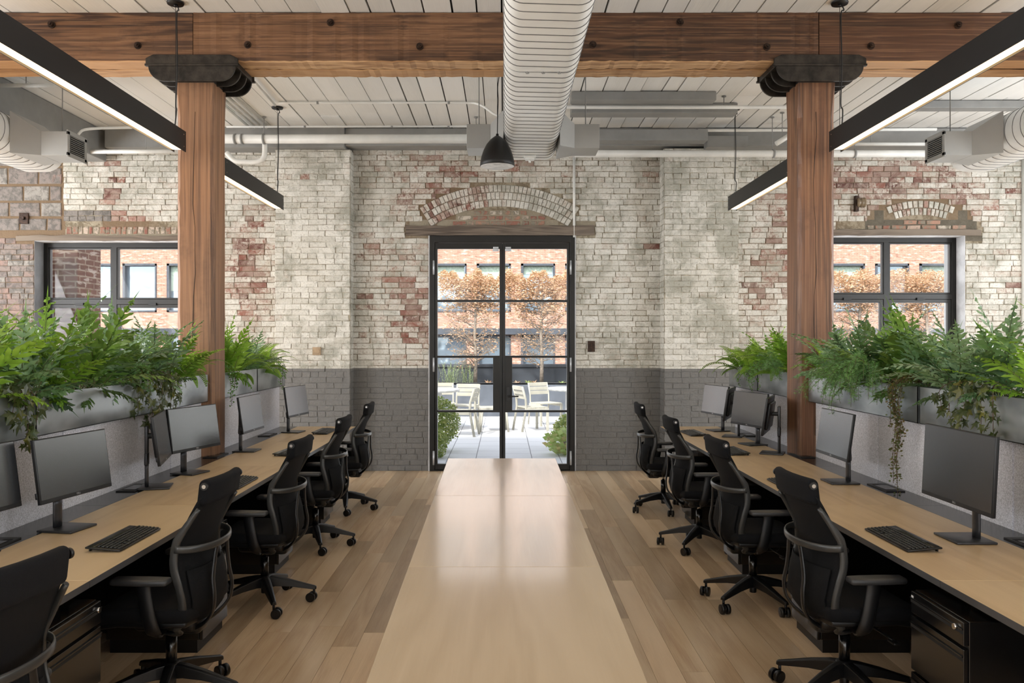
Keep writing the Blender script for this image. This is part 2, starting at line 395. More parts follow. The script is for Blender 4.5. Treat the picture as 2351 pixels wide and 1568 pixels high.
M['pierbrick'] = facade('dark_pier_brick', '#6e4c41', '#523830', '#a0917f', 1.0, .012, .26, .088)
def pavers():
    m, nt, out = newmat('terrace_pavers'); g = geo(nt)
    b = nd(nt, 'ShaderNodeTexBrick', {'Vector': nd(nt, 'ShaderNodeMapping', {'Vector': g, 'Rotation': (0,0,pi/2)}).outputs[0], 'Color1': lin('#dededf'), 'Color2': lin('#d4d4d5'), 'Mortar': lin('#77777a'), 'Scale': 1.0, 'Mortar Size': .006, 'Brick Width': .6, 'Row Height': .4}, offset=.5)
    bsdf(nt, out, b.outputs[0], .7); return m
M['paver'] = pavers()

def leaf(name, c1, c2, c3, trans=.4, rough=.33):
    m, nt, out = newmat(name); at = nd(nt, 'ShaderNodeAttribute', attribute_name='tint'); sp = nd(nt, 'ShaderNodeSeparateColor', {0: at.outputs['Color']})
    r = nd(nt, 'ShaderNodeValToRGB', {0: sp.outputs[0]}); r.color_ramp.elements[0].color = lin(c1); r.color_ramp.elements[1].color = lin(c3)
    e = r.color_ramp.elements.new(.5); e.color = lin(c2)
    v = obc(nt); n = noi(nt, v, 25, 3); col = mix(nt, mth(nt, 'MULTIPLY', step(nt, n, .35, .75), .3), r.outputs[0], lin(c3))
    b = nd(nt, 'ShaderNodeBsdfPrincipled', {'Base Color': col, 'Roughness': rough, 'Specular IOR Level': .6})
    t = nd(nt, 'ShaderNodeBsdfTranslucent', {'Color': mix(nt, .35, col, lin('#b8d060'))})
    mx = nd(nt, 'ShaderNodeMixShader', {0: trans, 1: b.outputs[0], 2: t.outputs[0]}); nt.links.new(mx.outputs[0], out.inputs[0]); return m
M['fern_blue'] = leaf('blue_green_fern', '#34583f', '#547c49', '#9db897', .25)
M['fern_green'] = leaf('bright_green_fern', '#3c6c16', '#6a9a26', '#a8cc50', .4)
M['fern_dark'] = leaf('dark_green_fern', '#2b4a1c', '#48702a', '#7a9c50', .3)
M['feather'] = leaf('asparagus_green', '#3b6a2a', '#578a3c', '#74a455', .3)
M['ivy'] = leaf('ivy_leaf', '#26331c', '#3a4a22', '#6f6a2c', .25)
M['vine'] = leaf('wire_vine_leaf', '#3c4a24', '#55602f', '#6e5636', .25)
M['brownleaf'] = leaf('dry_brown_leaf', '#a87a58', '#c99b78', '#e0c0a4', .25, .7)
M['boxleaf'] = leaf('boxwood_leaf', '#5e7a3a', '#8ba052', '#c3c471', .3)
M['rosemary'] = leaf('rosemary_leaf', '#9fb78a', '#bcd0a2', '#d4e2bd', .3)
M['lettuce'] = leaf('light_green_leaf', '#9dc060', '#c0d888', '#c8a878', .4)
M['stem'] = plain('plant_stem', '#5a5a34', .6)
M['stembrown'] = plain('brown_stem', '#5a3c28', .6)
# ------------------------------------------------------------------ the room
WY, CEIL = 10.68, 4.36
XL, XR, YB = -8.9, 8.9, -3.25
def floor_():
    mb = MB(); r = random.Random(3); x = XL; w = .142
    while x < XR:
        y = YB - r.random()*1.5
        while y < WY+.25:
            L = r.uniform(1.1, 2.6); y1 = min(y+L, WY+.25)
            if y1 > YB: mb.box(x+.0007, min(x+w-.0007, XR), max(y, YB)+.0008, y1-.0008, -.02, r.uniform(-.0004, 0), 0, (r.random(),0,0,1))
            y += L
        x += w
    mb.box(XL, XR, YB, WY+.25, -.06, -.004, 1)
    o = mb.build('floor', [M['floor'], M['darkslot']], attr=True, recalc=False); struct(o, 'wide plank oak floor')
floor_()
def ceiling_():
    mb = MB(); r = random.Random(5); x = XL
    while x < XR:
        w = r.choice((.17,.2,.23,.235,.24)); y = YB
        while y < WY+.1:
            L = r.uniform(3, 6); y1 = min(y+L, WY+.1); dz = r.uniform(-.006, .004); g = r.uniform(.0025, .010)
            mb.box(x+g, min(x+w-g, XR), y+.001, y1-.001, CEIL+dz, CEIL+.05, 0, (r.random(),0,0,1)); y += L
        x += w
    mb.box(XL, XR, YB, WY+.1, CEIL+.03, CEIL+.3, 1)
    o = mb.build('ceiling', [M['white_board'], M['darkslot']], attr=True, recalc=False); struct(o, 'white painted plank ceiling')
ceiling_()

# openings in the street wall: x0,x1,z0,z1
DOOR = (-.961, .916, 0, 3.035); WL = (-6.055, -4.08, 1.02, 2.967); WR = (3.965, 5.95, 1.02, 3.035)
OPEN = (DOOR, WL, WR)
BLOBS = [ # px, py, rx, ry, amount : where the paint has worn off the brick
 (575,630,60,120,.33),(600,480,40,50,.12),(930,650,70,110,.26),(960,740,45,80,.22),(1010,460,70,50,.3),(900,390,90,40,.12),
 (1120,375,180,40,.24),(840,560,35,60,.1),(1240,500,90,50,.12),(1505,400,22,25,.2),(1500,560,16,14,.5),(1765,470,50,60,.2),(1740,650,60,90,.22),
 (1760,760,50,50,.1),(1950,400,80,40,.3),(2100,415,110,50,.3),(2230,470,70,40,.26),(2000,480,60,40,.15),(2290,630,12,8,.6),(2330,620,10,10,.5),(2320,660,12,8,.5),(262,450,14,60,.7),(300,505,60,14,.35),
 (690,410,30,8,.5),(215,380,30,10,.15),(830,690,12,12,.5),(830,800,20,50,.1),(1870,500,60,120,.15),(2340,430,14,12,.6),(1800,600,40,60,.15)]
def expo(x, z, base):
    e = base
    px, py = CX + x*F/WY, CY - (z-EYE)*F/WY
    for bx, by, rx, ry, a in BLOBS:
        d = ((px-bx)/rx)**2 + ((py-by)/ry)**2
        if d < 4: e += a*math.exp(-d*.8)*1.25
    return e
ACX, ACY = WX(1147, WY), WZ(766, WY); AR0, AR1 = 291*WY/F, 342*WY/F; AANG = math.radians(32.5)
R2X, R2Y = WX(2113, WY), WZ(672, WY); R20, R21 = 178*WY/F, 212*WY/F; R2A = math.radians(27)
LINZ = WZ(541, WY)
def zone(x, z):
    """None = no normal brick here"""
    px, py = CX + x*F/WY, CY - (z-EYE)*F/WY
    for a in OPEN:
        if a[0]-.004 < x < a[1]+.004 and a[2]-.01 < z < a[3]+.004: return 'open'
    dx, dz = x-ACX, z-ACY; r = math.hypot(dx, dz); an = math.atan2(dx, dz)
    if AR0-.008 < r < AR1+.004 and abs(an) < AANG+.008: return 'arch'
    if r <= AR0 and z > LINZ+.02 and abs(an) < AANG: return 'infill'
    if 930 < px < 1366 and 514 < py < 543: return 'lintel'
    dx, dz = x-R2X, z-R2Y; r = math.hypot(dx, dz); an = math.atan2(dx, dz)
    if R20-.02 < r < R21+.01 and abs(an) < R2A: return 'arch'
    if 1990 < px < 2232 and 474 < py < 521 and r < R21: return 'infill2'
    if 1918 < px < 2252 and 518 < py < 543: return 'infill2' if py < 527 else 'lintel'
    if 2205 < px < 2254 and 543 < py < 556: return 'infill2'
    if 145 < px < 440 and 517 < py < 541: return 'soldier'
    if 38 < px < 440 and 539 < py < 556: return 'lintel'
    if px < 146 and 300 < py < 541: return 'block'
    if px < 84 and py > 540: return 'raw'
    if px < 110 and py > 530 and py < 545: return 'raw'
    if 146 < px < 252 and 486 < py < 517: return 'greyraw'
    return 'brick'
def brick(mb, u0, u1, z0, z1, y, d, col, r, xf=None, mi=0, inset=.007):
    """one brick standing proud of the mortar; xf maps (u,w,depth)->xyz"""
    j = lambda q: r.uniform(-q, q)
    back = [(u0,z0),(u1,z0),(u1,z1),(u0,z1)]; i = inset
    b = [(u0+j(.005),z0+j(.0035)),(u1+j(.005),z0+j(.0035)),(u1+j(.005),z1+j(.0035)),(u0+j(.005),z1+j(.0035))]
    f = [(b[0][0]+i,b[0][1]+i),(b[1][0]-i,b[1][1]+i),(b[2][0]-i,b[2][1]-i),(b[3][0]+i,b[3][1]-i)]
    if xf is None: xf = lambda u, w, dd: (u, y-dd, w)
    vs = [xf(p[0], p[1], -.002) for p in b] + [xf(p[0], p[1], d*.6+j(.001)) for p in b] + [xf(p[0], p[1], d+j(.002)) for p in f]
    fs = [(0,1,5,4),(1,2,6,5),(2,3,7,6),(3,0,4,7),(4,5,9,8),(5,6,10,9),(6,7,11,10),(7,4,8,11),(8,9,10,11)]
    mb.add(vs, fs, mi, col)
def courses(mb, x0, x1, z0, z1, y, base, r, zf=None, xf=None, xo=0, depth=.009):
    H = .0715; z = z0; k = 0
    while z < z1-.01:
        hdr = (k % 7 == 3); w0 = .108 if hdr else .212; x = x0 - (r.random()*.2 if zf else (.1 if k % 2 else 0))
        zt = min(z+H, z1)
        while x < x1-.005:
            w = w0*r.uniform(.95, 1.05); a, b = max(x, x0), min(x+w, x1)
            if b-a > .03:
                segs = [(a, b)]
                if zf:
                    # cut against openings and special zones
                    n = 14; ok = []
                    for i in range(n): 
                        xx = a+(b-a)*(i+.5)/n; ok.append(zf(xx, z+.15*H) in ('brick','raw','greyraw') and zf(xx, z+.85*H) in ('brick','raw','greyraw'))
                    segs = []; i = 0
                    while i < n:
                        if ok[i]:
                            j2 = i
                            while j2 < n and ok[j2]: j2 += 1
                            segs.append((a+(b-a)*i/n, a+(b-a)*j2/n)); i = j2
                        else: i += 1
                for s0, s1 in segs:
                    if s1-s0 < .03: continue
                    mx, mz = (s0+s1)/2, z+H/2
                    t = zf(mx, mz) if zf else 'brick'
                    e = expo(mx+xo, mz, base); e += r.gauss(0, .05+.3*max(0, min(.4, e-.12)))
                    c = (r.random(), max(0, e), .5 if t in ('raw',) else 0, 1)
                    if t == 'greyraw': c = (.02, 0, .5, 1)
                    low = z+H < 1.36
                    g = r.uniform(.001, .003) if low else (r.uniform(.002, .0042) if zf else r.uniform(.0015, .003))
                    brick(mb, s0+g, s1-g, z+g, zt-g, y, (.006 if low else depth)+r.uniform(-.0025,.004), c, r, xf, inset=.005 if low else .007)
            x += w
        z += H; k += 1
def backwall():
    mb = MB(); r = random.Random(11)
    # mortar bed, in cells so that it can follow the wear
    cs = .12; xs = [XL]; 
    cuts = sorted({a[0] for a in OPEN} | {a[1] for a in OPEN}); zc = sorted({a[2] for a in OPEN} | {a[3] for a in OPEN} - {0})
    def grid(lo, hi, cut):
        g = []; q = lo
        while q < hi-1e-6: g.append(q); q += cs
        g.append(hi); g = [a for a in g if all(abs(a-c) > .03 for c in cut)] + [c for c in cut if lo < c < hi]
        return sorted(set(g))
    gx, gz = grid(XL, XR, cuts), grid(0, CEIL, zc)
    for i in range(len(gx)-1):
        for j in range(len(gz)-1):
            mx, mz = (gx[i]+gx[i+1])/2, (gz[j]+gz[j+1])/2
            if any(a[0]<mx<a[1] and a[2]<mz<a[3] for a in OPEN): continue
            t = zone(mx, mz); ty = .25 if t in ('brick','arch','greyraw','open') else (.25 if t == 'block' else 1.0)
            if t == 'raw': ty = .25
            e = expo(mx, mz, .12); 
            if t in ('block','raw'): e = .5
            if ty == 1.0: e = 1.0 if (t == 'infill2' or mx > 3) else 0.0
            mb.add([(gx[i],WY,gz[j]),(gx[i+1],WY,gz[j]),(gx[i+1],WY,gz[j+1]),(gx[i],WY,gz[j+1])], [(0,1,2,3)], 0, (r.random(), e, ty, 1))
    courses(mb, XL, XR, 0, CEIL-.02, WY, .19, r, zone)
    # arch over the door: three rings of headers
    for q in range(3):
        ra, rb = AR0+(AR1-AR0)*q/3+.004, AR0+(AR1-AR0)*(q+1)/3-.004; n = 33+q*3
        for k in range(n):
            a0 = -AANG + 2*AANG*k/n + .0016; a1 = -AANG + 2*AANG*(k+1)/n - .0016
            xf = lambda u, w, dd: (ACX+w*math.sin(u), WY-dd, ACY+w*math.cos(u))
            px = 1147 + (a0/AANG)*180; ex = .55 if px < 1110 else (.3 if px < 1160 else .12)
            r0 = r.random(); jj = .0008
            b = [(a0,ra),(a1,ra),(a1,rb),(a0,rb)]; i = .006; ia = .0032
            f = [(a0+ia,ra+i),(a1-ia,ra+i),(a1-ia,rb-i),(a0+ia,rb-i)]; d = .016+r.uniform(-.004,.004)
            vs = [xf(p[0],p[1],-.002) for p in b]+[xf(p[0],p[1],d*.7) for p in b]+[xf(p[0],p[1],d) for p in f]
            mb.add(vs, [(0,1,5,4),(1,2,6,5),(2,3,7,6),(3,0,4,7),(4,5,9,8),(5,6,10,9),(6,7,11,10),(7,4,8,11),(8,9,10,11)], 0, (r0, ex+r.gauss(0,.12), 0, 1))
    for q in range(2):
        ra, rb = R20+(R21-R20)*q/2+.004, R20+(R21-R20)*(q+1)/2-.006; n = 13
        for k in range(n):
            A = R2A*(.7 if q == 0 else .82); a0 = -A+2*A*k/n+.006; a1 = -A+2*A*(k+1)/n-.006
            xf = lambda u, w, dd: (R2X+w*math.sin(u), WY-dd, R2Y+w*math.cos(u))
            b = [(a0,ra),(a1,ra),(a1,rb),(a0,rb)]; i = .006; ia = .006; f = [(a0+ia,ra+i),(a1-ia,ra+i),(a1-ia,rb-i),(a0+ia,rb-i)]; d = .014
            vs = [xf(p[0],p[1],-.002) for p in b]+[xf(p[0],p[1],d*.7) for p in b]+[xf(p[0],p[1],d) for p in f]
            mb.add(vs, [(0,1,5,4),(1,2,6,5),(2,3,7,6),(3,0,4,7),(4,5,9,8),(5,6,10,9),(6,7,11,10),(7,4,8,11),(8,9,10,11)], 0, (r.random(), r.choice((.1,.6,.35)), 0, 1))
    def patch(px0, px1, py0, py1, test, H=.066):
        z = WZ(py1, WY)
        k = 0
        while z < WZ(py0, WY)-.03:
            x = WX(px0, WY) + (.05 if k % 2 else 0)
            while x < WX(px1, WY):
                w = r.choice((.1,.19,.2,.11))
                if test(x, z+.01) and test(x+w, z+.05) and test(x, z+.05) and test(x+w, z+.01):
                    brick(mb, x+.012, x+w-.012, z+.008, z+H-.008, WY, .008, (r.random(), .5, .75, 1), r)
                x += w
            z += H; k += 1
    patch(985, 1320, 478, 518, lambda x, z: zone(x, z) == 'infill')
    patch(1990, 2240, 474, 528, lambda x, z: zone(x, z) == 'infill2')
    x = WX(152, WY)
    while x < WX(412, WY):
        w = r.uniform(.055, .085); c = (r.choice((.1,.35,.6,.9)), .5, .75, 1)
        brick(mb, x+.01, x+w-.008, WZ(537, WY), WZ(521, WY), WY, .008, c, r); x += w
    # concrete blocks at the left end
    zt = 370; k = 0
    for (pa, pb) in ((385,424),(427,462),(465,498),(501,530),(346,382)):
        x = WX(-280, WY) + (.15 if k % 2 else 0)
        while x < WX(142, WY)-.1:
            w = r.uniform(.38, .46); x1 = min(x+w, WX(143, WY)); 
            if x1 > WX(118, WY) and x1 < WX(143, WY)-.01: x1 = x+w*.8
            if x1-x > .12: brick(mb, x+.012, x1-.012, WZ(pb, WY)+.008, WZ(pa, WY)-.008, WY, .012, (r.choice((.0,.05,.95,.1)), .5, .5, 1), r, inset=.012)
            x = x1
        for q in (0, 1):
            if k in (0, 2): brick(mb, WX(120+q*12, WY), WX(130+q*12, WY), WZ(pb, WY)+.02, WZ(pa, WY)-.09, WY, .012, (.4,.5,.5,1), r)
        k += 1
    # reveals and outer skin
    def skin(x0, x1, z0, z1): mb.box(x0, x1, WY+.002, WY+.42, z0, z1, 1)
    skin(XL, WL[0], 0, CEIL); skin(WL[0], WL[1], 0, WL[2]); skin(WL[0], WL[1], WL[3], CEIL); skin(WL[1], DOOR[0], 0, CEIL)
    skin(DOOR[0], DOOR[1], DOOR[3], CEIL); skin(DOOR[1], WR[0], 0, CEIL); skin(WR[0], WR[1], 0, WR[2]); skin(WR[0], WR[1], WR[3], CEIL); skin(WR[1], XR, 0, CEIL)
    mb.box(WR[1]-.003, WR[1], WY-.005, WY+.2, WR[2], WR[3], 2); mb.box(WR[0], WR[1], WY-.005, WY+.2, WR[3]-.003, WR[3]+.001, 2); mb.box(WR[0], WR[0]+.003, WY-.005, WY+.2, WR[2], WR[3], 2)
    mb.box(WL[0], WL[1], WY-.005, WY+.2, WL[3]-.003, WL[3]+.001, 2)
    mb.box(DOOR[0]-.012, DOOR[0], WY-.012, WY+.03, 0, DOOR[3], 2); mb.box(DOOR[1], DOOR[1]+.012, WY-.012, WY+.03, 0, DOOR[3], 2)
    o = mb.build('wall_back', [M['wallbrick'], M['revealgrey'], M['revealwhite']], attr=True, recalc=False)
    struct(o, 'whitewashed worn brick wall with a dark grey painted lower band')
    # lintels
    def lint(x0, x1, z0, z1, d):
        q = MB(); n = 14; ring = []
        for i in range(n+1):
            x = x0+(x1-x0)*i/n; jz = r.uniform(-.008,.008); ring.append([(x,WY-d,z0+jz*.5),(x,WY-d,z1+jz),(x,WY+.01,z1+jz),(x,WY+.01,z0+jz*.5)])
        q.loft(ring, 0, True, False); return q.build('lintel', M['lintel'], o)
    lint(WX(932, WY), WX(1364, WY), WZ(541, WY), WZ(519, WY), .035)
    lint(WX(38, WY), WX(440, WY), WL[3], WZ(541, WY), .02)
    lint(WX(1860, WY), WX(2250, WY), WR[3], WZ(527, WY), .03)
    # pilasters
    def pil(x0, x1, yf, base, seed):
        rr = random.Random(seed); q = MB()
        def bed(a, b, f):
            n = max(1, int((b-a)/.12)); 
            for i in range(n):
                z = 0
                while z < CEIL-.26:
                    z1 = min(z+.12, CEIL-.26); u0, u1 = a+(b-a)*i/n, a+(b-a)*(i+1)/n
                    q.add([f(u0,z),f(u1,z),f(u1,z1),f(u0,z1)], [(0,1,2,3)], 0, (rr.random(), .08, .25, 1)); z = z1
        bed(x0, x1, lambda u, z: (u, yf, z)); bed(yf, WY, lambda u, z: (x1, u, z)); bed(yf, WY, lambda u, z: (x0, u, z))
        courses(q, x0, x1, 0, CEIL-.26, yf, base, rr, depth=.006)
        courses(q, yf+.004, WY, 0, CEIL-.26, 0, base, rr, xf=lambda u, w, d: (x1+d, u, w), xo=x1, depth=.006)
        courses(q, yf+.004, WY, 0, CEIL-.26, 0, base, rr, xf=lambda u, w, d: (x0-d, u, w), xo=x0, depth=.006)
        return q.build('pilaster', M['wallbrick'], o, attr=True, recalc=False)
    pil((632-CX)*10.48/F, (804-CX)*10.48/F, 10.48, .1, 21)
    pil((1525-CX)*10.42/F, (1695-CX)*10.42/F, 10.42, .08, 22)
backwall()

def sidewalls():
    for name, sx in (('wall_left', -1), ('wall_right', 1)):
        mb = MB(); x0 = XL if sx < 0 else XR; x1 = x0+sx*.3; a, b = min(x0,x1), max(x0,x1); ys = [YB]
        for y in SIDE_Y: ys += [y-1.05, y+1.05]
        ys.append(WY+.4)
        for i in range(0, len(ys), 2): mb.box(a, b, ys[i], ys[i+1], 0, CEIL)
        for y in SIDE_Y: mb.box(a, b, y-1.05, y+1.05, 0, .85); mb.box(a, b, y-1.05, y+1.05, 3.55, CEIL)
        struct(mb.build(name, M['whitepaint'], recalc=False))
    mb = MB(); xs = [XL-.3]
    for x in REAR_X: xs += [x-1.35, x+1.35]
    xs.append(XR+.3)
    for i in range(0, len(xs), 2): mb.box(xs[i], xs[i+1], YB-.3, YB, 0, CEIL)
    for x in REAR_X: mb.box(x-1.35, x+1.35, YB-.3, YB, 0, .8); mb.box(x-1.35, x+1.35, YB-.3, YB, 3.6, CEIL)
    struct(mb.build('wall_rear', M['whitepaint'], recalc=False))
sidewalls()

# header along the top of the street wall
q = MB(); q.box(-5.0, -2.0, 10.36, 10.66, 4.10, CEIL-.01); q.box(-2.0, 8.8, 10.40, 10.66, 4.13, CEIL-.01)
struct(q.build('trim_1', M['greypaint'], bevel=.006), 'grey painted timber along the top of the brick wall')
q = MB()
q.cyl((WX(2349,WY), WY-.02, 0), (WX(2349,WY), WY-.02, 4.2), .03); struct(q.build('trim_2', M['whitepaint']), 'white pipe running down the far right of the brick wall')

# ------------------------------------------------------------------ windows and doors
def bars(mb, y0, y1, items):
    for k, (x0, x1, z0, z1) in enumerate(items): mb.box(x0, x1, y0+.0006*k, y1-.0006*k, z0, z1)
def window(n, a, zt, label):
    w = bpy.data.objects.new('window_%d' % n, None); COL.objects.link(w); struct(w, label)
    Y = 10.88; x0, x1, z0, z1 = a; t = .065; xm = (x0+x1)/2-.04 if n == 1 else (x0+x1)/2+.05; xm = WX(262 if n == 1 else 2035, Y)
    mb = MB(); bars(mb, Y, Y+.09, [(x0,x0+t,z0,z1),(x1-t,x1,z0,z1),(x0,x1,z0,z0+t),(x0,x1,z1-t,z1),(xm-.035,xm+.035,z0,z1),(x0,x1,zt-.035,zt+.035)])
    mb.build('window_frame', M['blacksteel'], w, bevel=.004)
    for (p0, p1) in ((x0+t, xm-.035), (xm+.035, x1-t)):
        for (q0, q1, sash) in ((zt+.035, z1-t, .02), (z0+t, zt-.035, .045)):
            s = MB(); bars(s, Y+.01, Y+.06, [(p0,p0+sash,q0,q1),(p1-sash,p1,q0,q1),(p0,p1,q0,q0+sash),(p0,p1,q1-sash,q1)]); so = s.build('sash', M['blacksteel'], w, bevel=.003)
            g = MB(); g.box(p0+sash, p1-sash, Y+.03, Y+.034, q0+sash, q1-sash); g.build('glass_pane', M['glass'], so)
            if sash > .03:
                h = MB(); h.box((p0+p1)/2-.05, (p0+p1)/2+.05, Y-.02, Y+.01, q1-.01, q1+.02); h.build('window_catch', M['black'], w)
    # sill and grey linings
    s = MB(); s.box(x0, x1, WY-.03, Y, z0-.0, z0+.02); s.build('window_sill', M['revealgrey'], w)
    s = MB(); X = x0 if n == 1 else x0
    s.box(x0, x0+.004, WY-.01, Y, z0, z1); 
    if n == 1: s.build('lining', M['revealgrey'], w)
window(1, WL, 2.19, 'black steel framed window behind the left column')
window(2, WR, 2.258, 'black steel framed window behind the right column')
def doors():
    Y0, Y1 = WY-.03, WY+.07
    x0, x1, z1 = DOOR[0]+.002, DOOR[1]-.002, DOOR[3]-.002
    wx = lambda p: WX(p, WY); wz = lambda p: WZ(p, WY)
    f = MB(); bars(f, Y0, Y1+.02, [(x0, x0+.065, 0, z1), (x1-.065, x1, 0, z1), (x0, x1, z1-.09, z1)]); bars(f, Y0, Y1+.02, [(x0, x1, 0, .012)])
    struct(f.build('trim_3', M['blacksteel'], bevel=.005), 'black steel frame around the double door')
    xm = wx(1153.5); ins = .052
    for n, (a, b) in ((1, (x0+.067, xm-.002)), (2, (xm+.002, x1-.067))):
        d = bpy.data.objects.new('door_%d' % n, None); COL.objects.link(d)
        struct(d, ('left' if n == 1 else 'right')+' leaf of the glazed black steel double door')
        top = z1-.095; bot = .016; st = .035
        rails = [wz(691), wz(819), wz(944)]; lx = (wx(1132), b) if n == 1 else (a, wx(1176))
        q = MB(); bars(q, Y0+.01, Y1-.02, [(a, a+st, bot, top), (b-st, b, bot, top), (a, b, top-.075, top), (a, b, bot, bot+.075)] + [(a, b, z-.014, z+.014) for z in rails] + [(lx[0], lx[1], wz(944), wz(819))])
        q.build('door_frame', M['blacksteel'], d, bevel=.004)
        if n == 2:
            ag = MB(); ag.box(xm-.014, xm+.014, Y1-.019, Y1-.005, bot, top); ag.build('astragal', M['blacksteel'], d)
        zs = [bot+.075] + [z for z in reversed(rails)] + [top-.075]
        for i in range(4):
            g0, g1 = a+st, b-st
            if i == 1: g0, g1 = (g0, lx[0]) if n == 1 else (lx[1], g1)
            g = MB(); g.box(g0, g1, WY+.012, WY+.018, zs[i]+(.014 if i else 0), zs[i+1]-(.014 if i < 3 else 0)); g.build('glass_pane', M['glass'], d)
        hx = a-.012 if n == 1 else b+.012
        for z in (2.62, 1.37, .17):
            h = MB(); h.cyl((hx, Y0-.006, z-.09), (hx, Y0-.006, z+.09), .012); h.build('hinge', M['sash'], d)
        c = MB(); cx = xm + (-.085 if n == 1 else .075); c.box(cx-.04, cx+.04, Y0-.03, Y0+.012, 2.83, 2.86); c.box(cx-.035, cx+.035, Y0-.02, Y0+.012, 2.865, 2.885); c.build('door_bolt', M['sash'], d, bevel=.003)
        if n == 2:
            h = MB(); hx = wx(1167); hz = wz(909); h.cyl((hx, Y0+.01, hz), (hx, Y0-.06, hz), .011); h.tube([(hx, Y0-.06, hz), (hx+.06, Y0-.065, hz), (hx+.13, Y0-.058, hz)], .01, 10); h.box(hx-.022, hx+.022, Y0-.004, Y0+.011, hz-.06, hz+.12)
            h.build('door_handle', M['plastic'], d, bevel=.002)
doors()

# ------------------------------------------------------------------ timber beams, caps, columns
BY0, BY1, BZ0, BZ1 = 6.75, 7.15, 3.954, 4.355
BX = [-8.85, WX(443, BY0), .25, WX(1880, BY0), 8.85]  # middle beam split behind the duct so its right half takes darker timber
boltpx = [(119,57),(317,105),(569,103),(759,52),(964,107),(1361,103),(1561,51),(1760,108),(1999,106),(2199,58)]
blab = ['brown bolted timber beam crossing the ceiling left of the left column', 'medium brown left half of the bolted timber beam between the columns, up to the big duct', 'dark brown right half of the bolted timber beam between the columns, past the big duct', 'dark brown bolted timber beam crossing the ceiling right of the right column']
for i in range(4):
    x0, x1 = BX[i]+.003, BX[i+1]-.003
    t = thing('timber_beam', blab[i], 'beam', ((x0+x1)/2, BY0, BZ0), 0, 'old timber ceiling beam')
    L = (x1-x0)/2; r = random.Random(i)
    for (ya, yb) in ((0, .188), (.212, .40)):
        mb = MB(); n = 60; rg = []
        for k in range(n+1):
            x = -L+2*L*k/n; e = r.uniform(-.003,.003); e2 = r.uniform(-.004,.004)
            rg.append([(x,ya+e,.008+e2),(x,ya+.008+e,0+e2),(x,yb-.01,0+e2),(x,yb+e*.5,.012+e2),(x,yb,BZ1-BZ0),(x,ya+e,BZ1-BZ0+.0)])
        mb.loft(rg, 0, True, False)
        # light caught by the underside is painted on as paler wood
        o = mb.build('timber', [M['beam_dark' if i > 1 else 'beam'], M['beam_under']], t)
        for p in o.data.polygons:
            if p.normal.z < -.6 and abs(p.normal.x) < .4: p.material_index = 1
    for px, py in boltpx:
        X, Z = WX(px, BY0), WZ(py, BY0)
        if x0 < X < x1:
            b = MB(); b.cyl((X-t.location.x, .004, Z-BZ0), (X-t.location.x, -.008, Z-BZ0), .03, 18); b.cyl((X-t.location.x, -.008, Z-BZ0), (X-t.location.x, -.03, Z-BZ0), .021, 6, smooth=False); b.cyl((X-t.location.x, -.03, Z-BZ0), (X-t.location.x, -.045, Z-BZ0), .011, 10)
            b.build('bolt', M['bolt'], t)
def column(x0, x1, label, sd):
    t = thing('timber_column', label, 'column', ((x0+x1)/2, 6.95, 0), 0)
    r = random.Random(sd); w = (x1-x0)/2; c = .028; mb = MB(); rg = []
    n = 40
    for k in range(n+1):
        z = 3.80*k/n; j = lambda: r.uniform(-.003, .003); cc = c + r.uniform(-.004, .004)
        top = cc if z < 3.5 else cc*(3.8-z)/.3+.004
        rg.append([(-w+top+j(),-.15,z),(w-top+j(),-.15,z),(w,-.15+top+j(),z),(w,.15-top,z),(w-top,.15,z),(-w+top,.15,z),(-w,.15-top,z),(-w,-.15+top+j(),z)])
    mb.loft(rg, 0, True, False); mb.build('shaft', M['column' if x0 < 0 else 'column_dark'], t)
    k = MB(); r2 = random.Random(sd+5)
    crack = [(-.01+r2.uniform(-.008,.008)+.01*math.sin(q), -.1505, .9+q*.19) for q in range(15)]
    k.tube(crack, [.0012+.0018*r2.random() for _ in crack], 5); k.build('crack', M['darkslot'], t)
    # cast iron cap: flanged top tray, curved ribs
    cp = thing('column_cap', 'dark cast iron cap with curved ribs on top of the '+('left' if x0 < 0 else 'right')+' timber column', 'column cap', ((x0+x1)/2, 6.95, 3.80), 0, 'cast iron column caps')
    A = .375; m = MB()
    yf, yb = -.225, .225
    # tray: front and rear lips with clipped corners, plate under the beam
    zt, zm, zb = .235, .155, .02
    m.box(-A+.01, A-.01, yf, yb, .11, .1535)
    for y in (yf-.004, yb-.016):
        m.prism([(-A,.125),(A,.125),(A,.175),(A-.06,.205),(-A+.06,.205),(-A,.175)], 'y', y, y+.02)
        m.prism([(-A-.006,.112),(A+.006,.112),(A+.006,.13),(-A-.006,.13)], 'y', y-.006, y+.03)
    m.build('tray', M['iron'], cp, bevel=.004)
    for y in (yf, yf+.14, yb-.16, yb-.02):
        q = MB(); P = [(-A+.02,.115)]
        P = [(-A+.02,.115)] + [(-A+.02+.13*(1-math.cos(a)), .115-.125*math.sin(a)) for a in [pi/2*i/8 for i in range(1,9)]]
        P += [(-u, v) for u, v in reversed(P)]
        q.prism(P, 'y', y, y+.02); q.build('rib', M['iron'], cp, bevel=.003)
    q = MB(); q.box(-w+.0, w-.0, -.15, .15, .0, .12); q.build('socket', M['iron'], cp, bevel=.004)
column(-2.69, -2.385, 'square old timber column standing behind the left row of desks', 1)
column(2.42, 2.72, 'square old timber column standing behind the right row of desks', 2)

